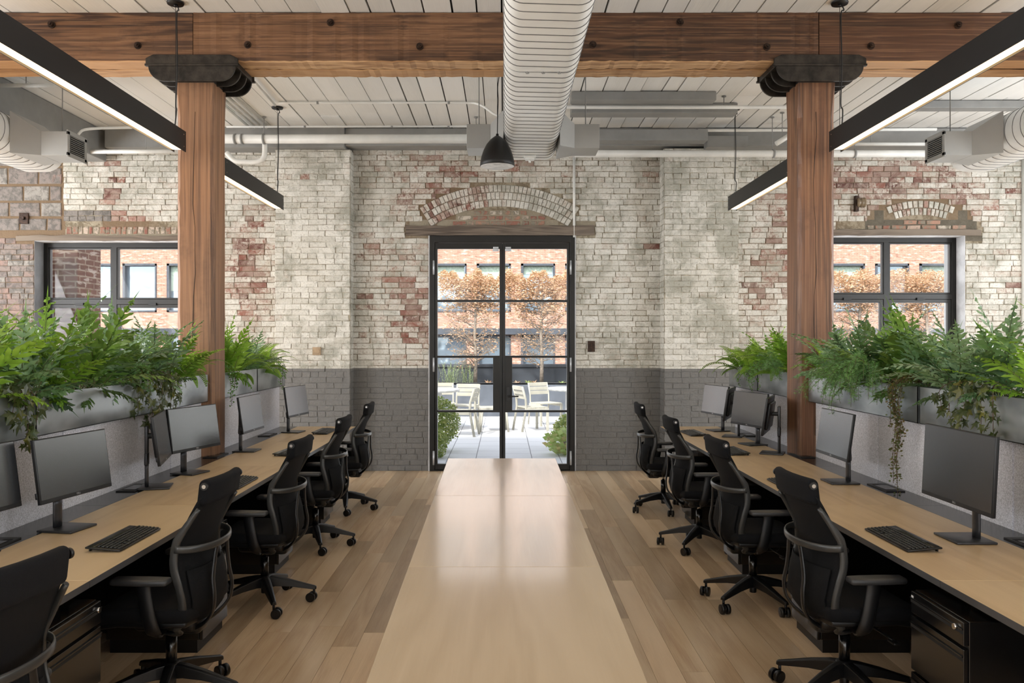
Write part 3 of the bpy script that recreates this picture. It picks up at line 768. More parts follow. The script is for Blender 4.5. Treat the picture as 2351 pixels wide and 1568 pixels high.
# grey painted beam along the left side of the ceiling
q = MB(); q.box(-5.45, -5.09, 7.2, 10.6, 3.97, CEIL-.008); tag(q.build('side_beam', M['greypaint'], bevel=.008), 'grey painted beam running back to the brick wall above the left grille box', 'beam')
for (x0, x1, y0, y1, z0, z1, lb) in (
   (WX(1312,8.87), WX(1645,8.87), 8.87, 9.03, CEIL-.10, CEIL-.008, 'short grey ceiling batten right of the big duct, nearest the timber beam'),
   (WX(1312,9.3), WX(1694,9.3), 9.3, 9.5, CEIL-.12, CEIL-.008, 'grey ceiling batten right of the big duct, second from the timber beam'),
   (WX(1372,10.05), WX(1621,10.05), 9.95, 10.15, 4.09, 4.22, 'thick grey timber block under the ceiling right of the central outlet box'),
   (WX(1622,10.2), WX(1716,10.2), 10.17, 10.34, 4.06, 4.20, 'short grey timber block at the end of the thick one near the brick wall'),
   (WX(2070,9.2), WX(2400,9.2), 9.2, 9.36, CEIL-.09, CEIL-.008, 'dark grey ceiling batten above the right grille box')):
    q = MB(); q.box(x0, x1, y0, y1, z0, z1); tag(q.build('ceiling_batten', M['greypaint'], bevel=.006), lb, 'batten', 'grey ceiling battens')

# ------------------------------------------------------------------ ducts
def rrect(w, h, r, n=8):
    P = []
    for cx, cz, a0 in ((w/2-r, h/2-r, 0), (-w/2+r, h/2-r, pi/2), (-w/2+r, -h/2+r, pi), (w/2-r, -h/2+r, 3*pi/2)):
        for i in range(n+1): a = a0+pi/2*i/n; P.append((cx+r*math.cos(a), cz+r*math.sin(a)))
    return P
def duct(name, label, cx, cz, w, h, r, y0, y1, pitch, extra=()):
    t = thing(name, label, 'duct', (cx, y1, cz)); L = y1-y0
    P = rrect(w, h, r); mb = MB()
    rings = [[(u, y, v) for u, v in P] for y in (-L, -.012)] + [[(u*.985, 0, v*.985) for u, v in P]]
    mb.loft(rings, 0); mb.build('duct_body', M['duct'], t)
    # raised spiral seam
    n = len(P); per = [0]
    for i in range(n): a, b = P[i], P[(i+1)%n]; per.append(per[-1]+math.hypot(a[0]-b[0], a[1]-b[1]))
    pts = []; k = int(L/pitch)
    for q in range(k):
        for i in range(n): pts.append((P[i][0]*1.004, -L+pitch*(q+per[i]/per[-1]), P[i][1]*1.006))
    s = MB(); s.tube(pts, .0034, 5, up=None); s.build('spiral_seam', M['seam'], t)
    s = MB(); Q = [(u*1.012, v*1.016) for u, v in P]
    for y in ((5.75-y1,) if name == 'main_duct' else (-L*.5,)):
        s.loft([[(u, y-.02, v) for u, v in Q], [(u, y+.02, v) for u, v in Q]], 0)
    s.build('joint_collar', M['duct'], t)
    return t
DZ = 1.874
dt = duct('main_duct', 'big white spiral duct hanging over the centre of the room', .2625, EYE+DZ+.18, .525, .36, .11, -3.2, 8.6, .117)
for k in range(3):
    h = MB(); x = -.1+.11*k; y = 5.75-8.6; h.tube([(x,y+.0,-.188),(x+.01,y-.01,-.2),(x-.005,y-.02,-.205),(x-.012,y-.012,-.195)], .004, 6); h.build('clip', M['greypaint'], dt)
h = MB(); h.box(-.06, .06, -.25, -.13, -.2, -.178); h.box(-.045,.045,-.23,-.15,-.22,-.2); h.cyl((0,-.19,-.22),(0,-.19,-.245),.012); h.build('sensor', M['whitepaint'], dt)
def outlet(label, cx, s, y0, z0, z1, xa, xb, xd, grille, dh0, dh1):
    """box reaching from duct edge xd through taper xb to open end xa"""
    t = thing('outlet_box', label, 'air outlet', ((xa+xd)/2, y0+.17, z0), 0, 'square air outlet boxes on the ducts'); ox, oy, oz = t.location
    mb = MB(); a, b = min(xa,xb), max(xa,xb)
    mb.loft([[(x-ox, y-oy, z-oz) for y, z in ((y0,z0),(y0+.34,z0),(y0+.34,z1),(y0,z1))] for x in (xa, xb)], 0, True, False)
    mb.build('box', M['diffuser'], t, bevel=.003)
    mb = MB(); mb.loft([[(xb-ox, y-oy, z-oz) for y, z in ((y0,z0),(y0+.34,z0),(y0+.34,z1),(y0,z1))], [(xd-ox, y-oy, z-oz) for y, z in ((y0-.13,z0-.004),(y0+.46,z0-.004),(y0+.46,dh1),(y0-.13,dh1))]], 0, True, False)
    mb.build('taper', M['diffuser'], t)
    if grille:
        e = .012*s; mb = MB(); w = .03
        for (p, q, u, v) in ((y0-.012,y0+.352,z0-.012,z0+w),(y0-.012,y0+.352,z1-w,z1+.012),(y0-.012,y0+w,z0,z1),(y0+.34-w,y0+.352,z0,z1)): mb.box(min(xa,xa+e)-ox, max(xa,xa+e)-ox, p-oy, q-oy, u-oz, v-oz)
        g = mb.build('grille', M['diffuser'], t, bevel=.002)
        mb = MB(); mb.box(min(xa, xa+e*.15)-ox, max(xa, xa+e*.15)-ox, y0+w-oy, y0+.34-w-oy, z0+w-oz, z1-w-oz); mb.build('opening', M['darkslot'], g)
        n = 9
        for i in range(n):
            z = z0+w+(z1-z0-2*w)*(i+.5)/n; m2 = MB(); m2.prism([(y0+w-oy, z-oz), (y0+.34-w-oy, z-oz), (y0+.34-w-oy, z-oz+.004), (y0+w-oy, z-oz+.004)], 'x', min(xa+e*.2, xa+e*1.2)-ox, max(xa+e*.2, xa+e*1.2)-ox); m2.build('louvre', M['diffuser'], g)
    for yy in (y0+.05,):
        r = MB(); xm = (xa+xb)/2; r.cyl((xm-ox, yy+.1-oy, z1-oz), (xm-ox, yy+.1-oy, CEIL-.007-oz), .005); r.build('hanger_rod', M['greypaint'], t)
outlet('grey square outlet box on the left side of the main duct, behind the black pendant', 0, -1, 7.95, 3.53, 3.76, -.358, -.13, -.004, False, 0, 3.86)
outlet('grey square outlet box on the right side of the main duct', 0, 1, 7.95, 3.53, 3.76, .918, .68, .530, False, 0, 3.86)
duct('side_duct', 'white spiral duct at the far left under the grey beam', -4.92, 3.66, .55, .40, .19, 1.5, 8.75, .117)
duct('side_duct', 'white spiral duct at the far right of the ceiling', 4.97, 3.66, .55, .40, .19, 1.5, 8.75, .117)
outlet('outlet box with louvred grille on the far left duct', 0, 1, 7.9, 3.45, 3.68, -4.17, -4.42, -4.640, True, 0, 3.84)
outlet('outlet box with louvred grille on the far right duct', 0, -1, 7.9, 3.45, 3.68, 4.21, 4.47, 4.690, True, 0, 3.84)

# ------------------------------------------------------------------ pipes and conduits
def pipe(name, pts, r, label, mat='whitepaint', cat='pipe', group=None, clips=(), k=6, rods=()):
    t = thing(name, label, cat, pts[0], 0, group); p0 = Vector(pts[0])
    P = [Vector(p)-p0 for p in pts]
    mb = MB(); mb.tube(P, r, 14); mb.build('tube', M[mat], t)
    for c in clips:
        q = MB(); c = Vector(c)-p0; q.cyl(c-Vector((.012,0,0)), c+Vector((.012,0,0)), r*1.18, 14); q.build('clip', M['greypaint'], t)
    for c in rods:
        q = MB(); c = Vector(c)-p0; q.cyl(c, (c.x, c.y, CEIL-.007-p0.z), .005); q.cyl((c.x, c.y, CEIL-.016-p0.z), (c.x, c.y, CEIL-.007-p0.z), .025); q.build('hanger_rod', M['greypaint'], t)
    return t
def px3(px, py, Y): return (WX(px, Y), Y, WZ(py, Y))
pipe('pipe', [px3(505,319,9.9), px3(1100,319,9.9)], .054, 'thick white pipe along the wall left of the centre', clips=[px3(540,319,9.9), px3(556,319,9.9), px3(606,319,9.9)], rods=[px3(606,312,9.9), px3(1093,312,9.9)])
pipe('pipe', [px3(1320,353,9.9), px3(2400,353,9.9)], .042, 'thick white pipe along the wall right of the centre', clips=[px3(1776,353,9.9), px3(1962,353,9.9)], rods=[px3(1773,345,9.9), px3(1962,345,9.9)])
pipe('pipe', [px3(1930,331,10.1), px3(2150,331,10.1)], .02, 'thin white pipe behind the right outlet box', rods=[px3(2000,331,10.1)])
pipe('pipe', [px3(195,348,10.2), px3(425,348,10.2)], .026, 'thin white pipe beneath the header at the left end of the wall', rods=[px3(335,346,10.2)])
pipe('pipe', catmull([px3(520,350,9.95), px3(538,368,9.95), px3(560,371,9.95), px3(590,371,9.95), px3(606,360,9.95), px3(608,330,9.95)], 5), .03, 'white pipe with two elbows under the thick pipe beside the left column')
pipe('conduit', catmull([px3(640,236,9.25), px3(800,236,9.25), px3(1050,236,9.25), px3(1100,240,9.15), px3(1135,262,8.9), px3(1162,272,8.4)], 6), .013, 'thin white conduit running from the left canopy to the main duct', cat='conduit', clips=[px3(729,236,9.25), px3(1030,236,9.25)])
pipe('conduit', [px3(520,291,10.1), px3(1110,290,10.1)], .012, 'thin conduit just above the thick left pipe', cat='conduit', clips=[px3(700,291,10.1), px3(900,291,10.1), px3(1030,291,10.1)])
pipe('conduit', [px3(1290,246,9.05), px3(1830,246,9.05)], .02, 'thin pale pipe crossing in front of the grey battens', cat='conduit', rods=[px3(1662,246,9.05)])
pipe('conduit', [px3(1372,301,10.0), px3(2150,297,10.0)], .017, 'thin conduit along the ceiling right of the central outlet', cat='conduit', clips=[px3(1455,300,10.0), px3(1536,300,10.0), px3(1600,300,10.0)])
pipe('conduit', catmull([px3(178,318,8.4), px3(182,306,8.6), px3(205,296,9.0), px3(300,293,9.6), px3(420,292,9.9)], 5), .014, 'thin conduit bending over the left grille box', cat='conduit', rods=[px3(300,293,9.6)])
pipe('conduit', [(-2.52,7.2,4.325), (-2.57,9.3,4.325)], .013, 'thin conduit running back from the left column cap', cat='conduit')
pipe('conduit', [px3(-60,196,8.3), px3(160,196,8.3)], .02, 'thin pipe at the far left behind the timber beam', cat='conduit', rods=[px3(60,196,8.3)])
for i in range(4):
    pipe('conduit', [(-2.95-.07*i, 7.2, CEIL-.03), (-2.95-.07*i, 10.3, CEIL-.03)], .016, 'one of four parallel thin conduits running behind the left column', cat='conduit', group='parallel conduits behind the left column')
pipe('conduit', [px3(1318,362,WY-.02), px3(1318,545,WY-.02)], .016, 'thin white vertical conduit right of the door arch', cat='conduit')
t = pipe('smoke_sensor', [px3(1782,330,9.7), px3(1811,312,9.7)], .03, 'small white angled sensor tube left of the right column near the ceiling', cat='sensor', rods=[px3(1796,321,9.7)])

# small things on the wall
q = MB(); P = px3(1357, 795, WY); q.box(P[0]-.045, P[0]+.045, WY-.05, WY-.004, P[2]-.07, P[2]+.07); q.cyl((P[0],WY-.05,P[2]+.02),(P[0],WY-.056,P[2]+.02),.02); q.cyl((P[0],WY-.05,P[2]-.02),(P[0],WY-.056,P[2]-.02),.02)
tag(q.build('junction_box', M['bolt'], bevel=.004), 'small rusty junction box on the wall right of the door', 'junction box')
q = MB(); P = px3(728, 806, 10.48); q.box(P[0]-.05, P[0]+.05, 10.445, 10.476, P[2]-.05, P[2]+.05); q.lathe([(0,.02),(.03,.02),(.03,0)], (P[0]+.01, 10.44, P[2]), 12, axis='y')
tag(q.build('plaster_patch', plain('clay', '#a28c72', .9)), 'small tan plate on the left pilaster above the grey band', 'plate')
t = thing('wall_insulator', 'brown ribbed ceramic insulator fixed to the bricks right of the right column', 'insulator', px3(1972, 467, WY))
q = MB(); q.box(-.07,-.03,-.07,0,-.11,.09); q.build('bracket', M['bolt'], t)
q = MB(); q.lathe([(.0,-.05),(.05,-.05),(.06,-.03),(.04,-.015),(.06,.0),(.065,.01),(.045,.02),(.065,.035),(.065,.045),(.04,.06),(.0,.06)], (.0,-.06,0), 20, axis='x'); q.build('insulator_body', plain('ceramic', '#8b7a63', .3), t)
t = thing('wall_anchor', 'rusty square anchor plate with bolt on the concrete blocks at far left', 'anchor plate', px3(57, 502, WY))
q = MB(); q.box(-.06,.06,-.03,0,-.07,.07); q.build('plate', M['bolt'], t, bevel=.006); q = MB(); q.cyl((0,-.03,0),(0,-.06,0),.022,6); q.build('bolt', M['bolt'], t)
# ------------------------------------------------------------------ the long central table
def table():
    H = EYE-.74
    t = thing('conference_table', 'long pale birch table in the middle of the aisle, its top in sections', 'table', (0, 4.2, 0))
    def ex(y):  # tapering edges
        k = (6.6-y)/(6.6-2.27); return -.446+.067*k, .412-.017*k
    ys = [6.61, 5.017, 3.44, 1.86, .6]
    for i in range(4):
        y1, y0 = ys[i], ys[i+1]; a1, b1 = ex(y1); a0, b0 = ex(y0); g = .0008
        mb = MB(); mb.prism([(a0, y0+g-4.2), (b0, y0+g-4.2), (b1, y1-g-4.2), (a1, y1-g-4.2)], 'z', .712, .74); mb.build('top_section', M['tabletop'], t, bevel=.002)
    for y0, y1 in ((.9, 3.3), (3.6, 6.2)):
        mb = MB(); mb.box(-.3, .27, y0-4.2, y1-4.2, .0, .712); mb.build('cabinet_base', M['ply'], t, bevel=.002)
table()

# ------------------------------------------------------------------ desks
def sfx(s): return 'left' if s < 0 else 'right'
SEAM = [1.77, 3.277, 4.775, 6.27, 7.77, 9.16]
nth = ['nearest the camera', 'second from the camera', 'third from the camera, beside the timber column', 'fourth from the camera', 'farthest from the camera']
nth2 = ['nearest the camera', 'second from the camera', 'middle one', 'fourth from the camera', 'farthest, by the brick wall']
DT = .73
def desk(s, xe, xw, xs, y0, y1, i):
    """xe aisle edge, xw end of the wood, xs screen"""
    t = thing('desk', 'birch topped desk with black rear shelf in the %s row, %s' % (sfx(s), nth2[i]), 'desk', ((xe+xs)/2, (y0+y1)/2, 0), 0, 'desks in the %s row' % sfx(s)); ox, oy = t.location[:2]
    def b(name, xa, xb, ya, yb, za, zb, mat, bev=0, par=None):
        mb = MB(); mb.box(min(xa,xb)-ox, max(xa,xb)-ox, ya-oy, yb-oy, za, zb); return mb.build(name, M[mat], par or t, bevel=bev)
    g = .0012
    b('worktop', xe-s*-.001, xw, y0+g, y1-g, DT-.028, DT, 'ply', .0015)
    b('edge_band', xe, xe+s*.0012, y0+g, y1-g, DT-.0285, DT-.001, 'edge')
    b('rear_shelf', xw+s*.002, xs-s*.001, y0+g, y1-g, DT-.028, DT-.001, 'blackgloss')
    b('side_panel', xe+s*.45, xs, y0+.002, y0+.024, 0, DT-.03, 'black')
    b('side_panel', xe+s*.45, xs, y1-.024, y1-.002, 0, DT-.03, 'black')
    b('modesty_panel', xs-s*.06, xs-s*.03, y0+.03, y1-.03, .05, DT-.03, 'black')
    b('steel_rail', xe+s*.10, xe+s*.14, y0+.03, y1-.03, DT-.07, DT-.028, 'black')
    hy = y0+.42; h = b('cable_hatch', xw+s*.035, xw+s*.155, hy, hy+.28, DT-.003, DT+.006, 'black', .002)
    b('hatch_lid', xw+s*.05, xw+s*.13, hy+.04, hy+.2, DT+.005, DT+.009, 'blackgloss', .001, h)
    b('hatch_slot', xw+s*.05, xw+s*.09, hy+.21, hy+.235, DT+.0055, DT+.0075, 'darkslot', 0, h)
M['edge'] = plain('dark_desk_edge', '#4a4a4b', .3, .1, nscale=4)
for s, xe, xw, xs in ((-1, -1.64, -2.283, -2.48), (1, 1.728, 2.365, 2.555)):
    for i in range(5): desk(s, xe, xw, xs, SEAM[i], SEAM[i+1], i)

def pedestal(s, X, y0, lab, sticker=False, k=0):
    """X = front plane towards the aisle, width .4 along y"""
    t = thing('drawer_pedestal', lab, 'drawer unit', (X+s*.25, y0+.2, 0), 0, 'black drawer pedestals under the desks'); ox, oy = t.location[:2]
    def b(name, xa, xb, ya, yb, za, zb, mat, bev=0, par=None):
        mb = MB(); mb.box(min(xa,xb)-ox, max(xa,xb)-ox, ya-oy, yb-oy, za, zb); return mb.build(name, M[mat], par or t, bevel=bev)
    b('plinth', X+s*.03, X+s*.5, y0+.004, y0+.396, 0, .07, 'black')
    b('body', X+s*.02, X+s*.52, y0, y0+.4, .07, .64, 'blackgloss', .003)
    for i, (z0, z1) in enumerate(((.068,.30),(.312,.535),(.547,.636))):
        d = b('drawer', X, X+s*.019, y0+.003, y0+.397, z0, z1, 'blackgloss', .003)
        b('finger_pull', X-s*.006, X+s*.001, y0+.004, y0+.396, z1-.03, z1-.024, 'blackgloss', .001, d)
        b('finger_pull', X-s*.0015, X+s*.001, y0+.004, y0+.396, z1-.045, z1-.031, 'darkslot', 0, d)
        if i == 2:
            mb = MB(); yk = y0+(.365 if s < 0 else .05); mb.cyl((X-s*.012-ox, yk-oy, .607), (X-ox, yk-oy, .607), .011, 16); mb.build('lock', M['chrome'], d)
            if sticker: b('sticker', X-s*.001, X, y0+.375, y0+.392, .607, .620, 'whiteface', 0, d)
pedn = {0: 'nearest the camera', 1: 'second from the camera', 2: 'third from the camera', 3: 'farthest from the camera'}
for k, y in enumerate((2.93, 4.45, 5.95, 7.45)): pedestal(-1, -1.62, y, 'black metal drawer pedestal under the left desks, '+pedn[k])
for k, y in enumerate((3.06, 4.45, 5.95, 7.45)): pedestal(1, 1.70 if k == 0 else 1.685, y, 'black metal drawer pedestal under the right desks, '+pedn[k]+(', with a small white sticker' if k == 0 else ''), k == 0)

# acoustic screens and planters
def screens(s, xs, segs):
    for i, (a, b) in enumerate(segs):
        mb = MB(); mb.rbox(0, 0, 0, .04, b-a-.004, 1.18-.0, .006, 2)
        o = mb.build('acoustic_screen', M['felt'], loc=(xs+s*.021, (a+b)/2, .59+.001)); 
        tag(o, 'grey felt screen behind the %s desks, %s' % (sfx(s), ['closest to the camera','second panel from the camera','long panel just before the column','short panel ending at the column','long panel beyond the column'][i]), 'screen', 'felt screens behind the %s desks' % sfx(s))
screens(-1, -2.48, [(1.8,3.155),(3.16,4.655),(4.66,6.155),(6.16,6.79),(7.12,9.15)])
screens(1, 2.555, [(1.8,2.655),(2.66,4.155),(4.16,5.655),(5.66,6.79),(7.12,9.15)])
def planter(s, xf, y0, y1, lab):
    t = thing('planter_box', lab, 'planter', (xf+s*.14, (y0+y1)/2, 1.182), 0, 'galvanised planters on the %s screens' % sfx(s)); L = (y1-y0)/2-.004; w = .14; h = .22
    mb = MB(); th = .004
    mb.box(-w, w, -L, L, 0, th); mb.box(-w, -w+th, -L, L, 0, h); mb.box(w-th, w, -L, L, 0, h); mb.box(-w, w, -L, -L+th, 0, h); mb.box(-w, w, L-th, L, 0, h)
    mb.build('box', M['galv'], t)
    mb = MB(); n = int(L*16); r = random.Random(int(y0*100)); rg = []
    for i in range(n+1): y = -L+.006+(2*L-.012)*i/n; rg.append([(-w+.006,y,h-.05),(-.04,y,h-.03+r.uniform(-.01,.01)),(.05,y,h-.03+r.uniform(-.01,.01)),(w-.006,y,h-.05),(w-.006,y,.01),(-w+.006,y,.01)])
    mb.loft(rg, 0, True, True); mb.build('soil', M['soil'], t)
planter(-1, -2.42, 1.9, 4.26, 'galvanised planter at the left edge of the photo'); planter(-1, -2.42, 4.28, 6.77, 'long galvanised planter on the left ending at the timber column')
planter(-1, -2.42, 7.13, 8.11, 'galvanised planter just beyond the left column'); planter(-1, -2.42, 8.13, 9.15, 'galvanised planter at the far end of the left row')
planter(1, 2.49, 2.3, 4.96, 'galvanised planter at the right edge of the photo'); planter(1, 2.49, 4.98, 6.77, 'galvanised planter on the right just before the timber column')
planter(1, 2.49, 7.13, 8.11, 'galvanised planter just beyond the right column'); planter(1, 2.49, 8.13, 9.15, 'galvanised planter at the far end of the right row')

# ------------------------------------------------------------------ office chair (front = +x)
def chair():
    t = thing('office_chair', '', 'chair', (0,0,0), 0, 'black office chairs')
    base = MB(); base.lathe([(0,.105),(.036,.105),(.04,.12),(.04,.175),(.03,.18),(0,.18)], n=20)
    for k in range(5):
        a = 2*pi*k/5; c, s = math.cos(a), math.sin(a); rg = []
        for u, zt, zb, w in ((.025,.178,.11,.03),(.07,.172,.115,.03),(.16,.15,.108,.026),(.25,.122,.092,.021),(.315,.103,.08,.017),(.325,.098,.082,.012)):
            P = []
            for v, z in ((-w,zb),(w,zb),(w*.8,zt-.004),(w*.35,zt),(-w*.35,zt),(-w*.8,zt-.004)): P.append((c*u-s*v, s*u+c*v, z))
            rg.append(P)
        base.loft(rg, 0, True, False)
    base.cyl((0,0,.07),(0,0,.105),.022,14)
    b = base.build('star_base', M['plastic'], t, bevel=.003)
    for k in range(5):
        a = 2*pi*k/5; c, s = math.cos(a), math.sin(a); cx, cy = .31*c, .31*s; sw = a+1.1+k*1.7
        d = (math.cos(sw), math.sin(sw)); ax = (-d[1], d[0]); wx, wy = cx+d[0]*.018, cy+d[1]*.018
        cs = MB(); cs.cyl((cx,cy,.045),(cx,cy,.085),.008,8); cs.cyl((wx-ax[0]*.006,wy-ax[1]*.006,.033),(wx+ax[0]*.006,wy+ax[1]*.006,.033),.02,12)
        for q in (-1, 1):
            p0 = (wx+ax[0]*q*.008, wy+ax[1]*q*.008, .03); p1 = (wx+ax[0]*q*.028, wy+ax[1]*q*.028, .03)
            cs.cyl(p0, p1, .0295, 22); cs.cyl(p1, (p1[0]+ax[0]*q*.002, p1[1]+ax[1]*q*.002, .03), .02, 16)
        cs.build('caster', M['plastic'], b)
    g = MB(); g.cyl((0,0,.17),(0,0,.30),.025,18); g.build('gas_cylinder', M['blackgloss'], t)
    g = MB(); g.cyl((0,0,.29),(0,0,.39),.014,14); g.build('piston', M['chrome'], t)
    m = MB(); m.rbox(.0, 0, .375, .30, .17, .07, .03, 3); m.rbox(-.10, 0, .355, .12, .12, .06, .025, 3); m.build('tilt_mechanism', M['plastic'], t)
    m = MB(); m.tube([(.08,-.08,.37),(.09,-.2,.365),(.09,-.26,.36)], .006, 8); m.rbox(.09,-.27,.358,.03,.06,.012,.005); m.build('lever', M['plastic'], t)
    def seatf(x, y, z):
        xx, yy = x/.245, y/.245
        return (x*(1-.06*yy*yy), y*(1-.08*max(0,xx)**2), z + .012*yy*yy*1.2 - (.03*max(0, xx-.45)**2/.3) + .01*max(0,-xx-.5))
    m = MB(); m.rbox(.045, 0, .452, .49, .49, .07, .032, 4, fn=seatf); st = m.build('seat', M['cushion'], t)
    m = MB(); m.rbox(.045, 0, .412, .45, .45, .03, .012, 3, fn=seatf); m.build('seat_pan', M['plastic'], t)
    # back: profile b(z), half width w(z)
    prof = [(.40,-.165,.20),(.45,-.195,.215),(.52,-.205,.225),(.60,-.19,.23),(.68,-.170,.232),(.76,-.172,.228),(.84,-.195,.226),(.92,-.224,.216),(.985,-.25,.205)]
    pts = catmull([(b_, w_, z_) for z_, b_, w_ in prof], 4)
    rg = []; nn = 12
    def surf(p, v, off): return (p.x + .045*v*v*(1 if p.z < .8 else 1-(p.z-.8)*2.6) + off, p.y*v, p.z)
    for p in pts:
        rg.append([surf(p, -1+2*i/nn, .006) for i in range(nn+1)] + [surf(p, 1-2*i/nn, -.006) for i in range(nn+1)])
    m = MB(); m.loft(rg, 0, True, True); m.build('backrest_mesh', M['mesh'], t)
    # side frames
    for s in (-1, 1):
        P = [(p.x+.05-.055*max(0,(p.z-.8)/.18), s*(p.y+.004), p.z) for p in pts if p.z < .95]
        low = [(-.03, s*.11, .355), (-.09, s*.15, .36), (-.125, s*.185, .385)]
        P = catmull(low, 4)[:-1] + [Vector(q) for q in P]
        m = MB(); m.tube(P, .012, 10, up=(1,0,0), flat=[(.008, .019 if p.z < .8 else .019-.012*min(1,(p.z-.8)/.18)) for p in P]); m.build('side_frame', M['graphite'], t)
    # lumbar hoop with spine
    m = MB(); H = []
    for i in range(25):
        a = -pi/2+pi*i/24; H.append((-.125-.125*math.cos(a), .243*math.sin(a), .765-.012*math.cos(a)))
    m.tube(H, .01, 10, flat=(.006,.017), up=(0,0,1)); m.build('lumbar_hoop', M['graphite'], t)
    for s in (-1, 1):
        P = catmull([(-.242, s*.06, .745), (-.238, s*.075, .68), (-.238, s*.095, .60), (-.248, s*.105, .52), (-.232, s*.095, .44), (-.16, s*.06, .37), (-.07, s*.04, .35)], 5)
        m = MB(); m.tube(P, .01, 10, up=(1,0,0), flat=(.016,.007)); m.build('spine', M['plastic'], t)
    m = MB(); rg = []
    for z, b_, w_ in ((.405,-.185,.155),(.45,-.218,.18),(.52,-.235,.195),(.60,-.222,.20),(.66,-.207,.195)):
        rg.append([(b_+.05*(v/6)**2, w_*v/6, z) for v in range(-6,7)] + [(b_+.05*(v/6)**2-.006, w_*v/6, z) for v in range(6,-7,-1)])
    m.loft(rg, 0, True, True); m.build('back_shell', M['mesh'], t)
    # headrest
    m = MB()
    def hf(x, y, z): return (x + .11*(y/.2)**2*.2 + (z*-.12), y, z)
    m.rbox(-.252, 0, 1.005, .05, .405, .118, .024, 4, fn=hf); h = m.build('headrest', M['cushion'], t)
    for s in (-1, 1):
        k = MB(); k.cyl((-.243, s*.197, 1.035), (-.243, s*.209, 1.035), .017, 18); kk = k.build('headrest_cap', M['plastic'], h)
        k = MB(); k.cyl((-.243, s*.209, 1.035), (-.243, s*.211, 1.035), .009, 14); k.build('cap_screw', M['chrome'], kk)
    # armrests
    for s in (-1, 1):
        m = MB(); P = catmull([(-.02, s*.12, .375), (-.03, s*.2, .38), (-.035, s*.25, .405), (-.02, s*.262, .47), (.0, s*.262, .58), (.0, s*.262, .618)], 5)
        m.tube(P, .02, 10, flat=[(.034 if i > 8 else .024, .014) for i in range(len(P))], up=(0, s, 0)); a = m.build('armrest', M['plastic'], t)
        m = MB(); m.rbox(.015, s*.262, .630, .255, .085, .028, .013, 3, fn=lambda x, y, z: (x, y*(1-.25*abs(x/.13)**3), z)); m.build('arm_pad', M['padgrey'], a)
    return t
M['padgrey'] = plain('arm_pad_rubber', '#303031', .45)
ch0 = chair()
chl = [(-1.578,8.24,180,-79,'black office chair at the farthest left desk, in front of the grey wall'),
 (-1.543,6.77,178,-70,'black office chair, second farthest of the left row'),
 (-1.53,5.29,176,-64,'black office chair, third from the far end of the left row'),
 (-1.555,3.87,177,-79,'black office chair of the left row beside the nearest visible drawer unit'),
 (-1.60,2.36,168,-40,'black office chair cut off at the bottom left corner, seen from behind'),
 (1.577,8.19,0,-160,'black office chair at the farthest right desk by the brick wall'),
 (1.59,6.74,2,-125,'black office chair, second farthest of the right row'),
 (1.595,5.30,3,-141,'black office chair, second nearest of the right row'),
 (1.60,3.89,4,140,'black office chair nearest the camera in the right row')]
for i, (x, y, a, ba, lab) in enumerate(chl):
    c = ch0 if i == 0 else dupt(ch0, (x,y,0), 0, lab)
    c.location = (x,y,0); c.rotation_euler = (0,0,math.radians(a)); c['label'] = lab
    for q in c.children:
        if q.name.startswith('star_base'): q.rotation_euler = (0,0,math.radians(ba-a))

# ------------------------------------------------------------------ monitors (front = +x, origin on the desk under the neck)
def textmesh(name, body, size, mat, parent, loc, rot):
    cu = bpy.data.curves.new(name, 'FONT'); cu.body = body; cu.size = size; cu.align_x = 'CENTER'; cu.align_y = 'CENTER'; cu.extrude = size*.02
    to = bpy.data.objects.new(name+'_tmp', cu); COL.objects.link(to); bpy.context.view_layer.update()
    me = bpy.data.meshes.new_from_object(to.evaluated_get(bpy.context.evaluated_depsgraph_get())); bpy.data.objects.remove(to)
    me.materials.clear(); me.materials.append(mat); o = bpy.data.objects.new(name, me); COL.objects.link(o); o.parent = parent; o.location = loc; o.rotation_euler = rot; return o
def monitor(w, h, zc, tilt=8):
    t = thing('monitor', '', 'monitor')
    m = MB(); m.rbox(.0, 0, .006, .19, .215 if w > .6 else .2, .011, .004, 2); m.build('stand_base', M['monstand'], t)
    m = MB(); top = zc+.05
    rg = []
    for z in (.011, .05, zc-.2, zc-.17): rg.append([(-.055+.012*math.sin(a), .031*math.cos(a), z) for a in [2*pi*i/16 for i in range(16)]])
    m.loft(rg); 
    # ring-shaped cable hole, then the upper half of the neck
    for s in (-1, 1):
        P = catmull([(-.055, s*.026, zc-.175), (-.055, s*.027, zc-.15), (-.055, s*.022, zc-.125), (-.055, s*.02, zc-.10)], 4); m.tube(P, .01, 8, flat=(.008,.012), up=(1,0,0))
    m.rbox(-.055, 0, zc-.015, .022, .05, .18, .006, 2); m.build('stand_neck', M['monstand'], t)
    m = MB(); m.rbox(-.015, 0, zc+.01, .08, .05, .032, .008, 2); m.build('pivot_bracket', M['black'], t)
    T = bpy.data.objects.new('x', None)
    rt = math.radians(-tilt); c, s_ = math.cos(rt), math.sin(rt)
    m = MB(); m.rbox(0, 0, 0, .018, w, h, .003, 2); m.rbox(-.018, 0, .0, .026, w*.72, h*.72, .012, 3)
    m.rbox(-.008, -w*.5-.002, -h*.36, .012, .008, .03, .003, 2)
    hs = m.build('housing', M['plastic'], t); hs.location = (.034, 0, zc); hs.rotation_euler = (0, rt, 0)
    m = MB(); m.box(.0088, .0098, -w/2+.006, w/2-.006, -h/2+.02, h/2-.006); m.build('display', M['screen'], hs)
    m = MB(); m.box(.0088, .0096, -w/2+.003, w/2-.003, -h/2+.003, -h/2+.0195); m.build('chin', M['chin'], hs)
    textmesh('brand_mark', 'DELL', .0135, M['logo'], hs, (.0100, 0, -h/2+.0112), (pi/2, 0, pi/2))
    return t
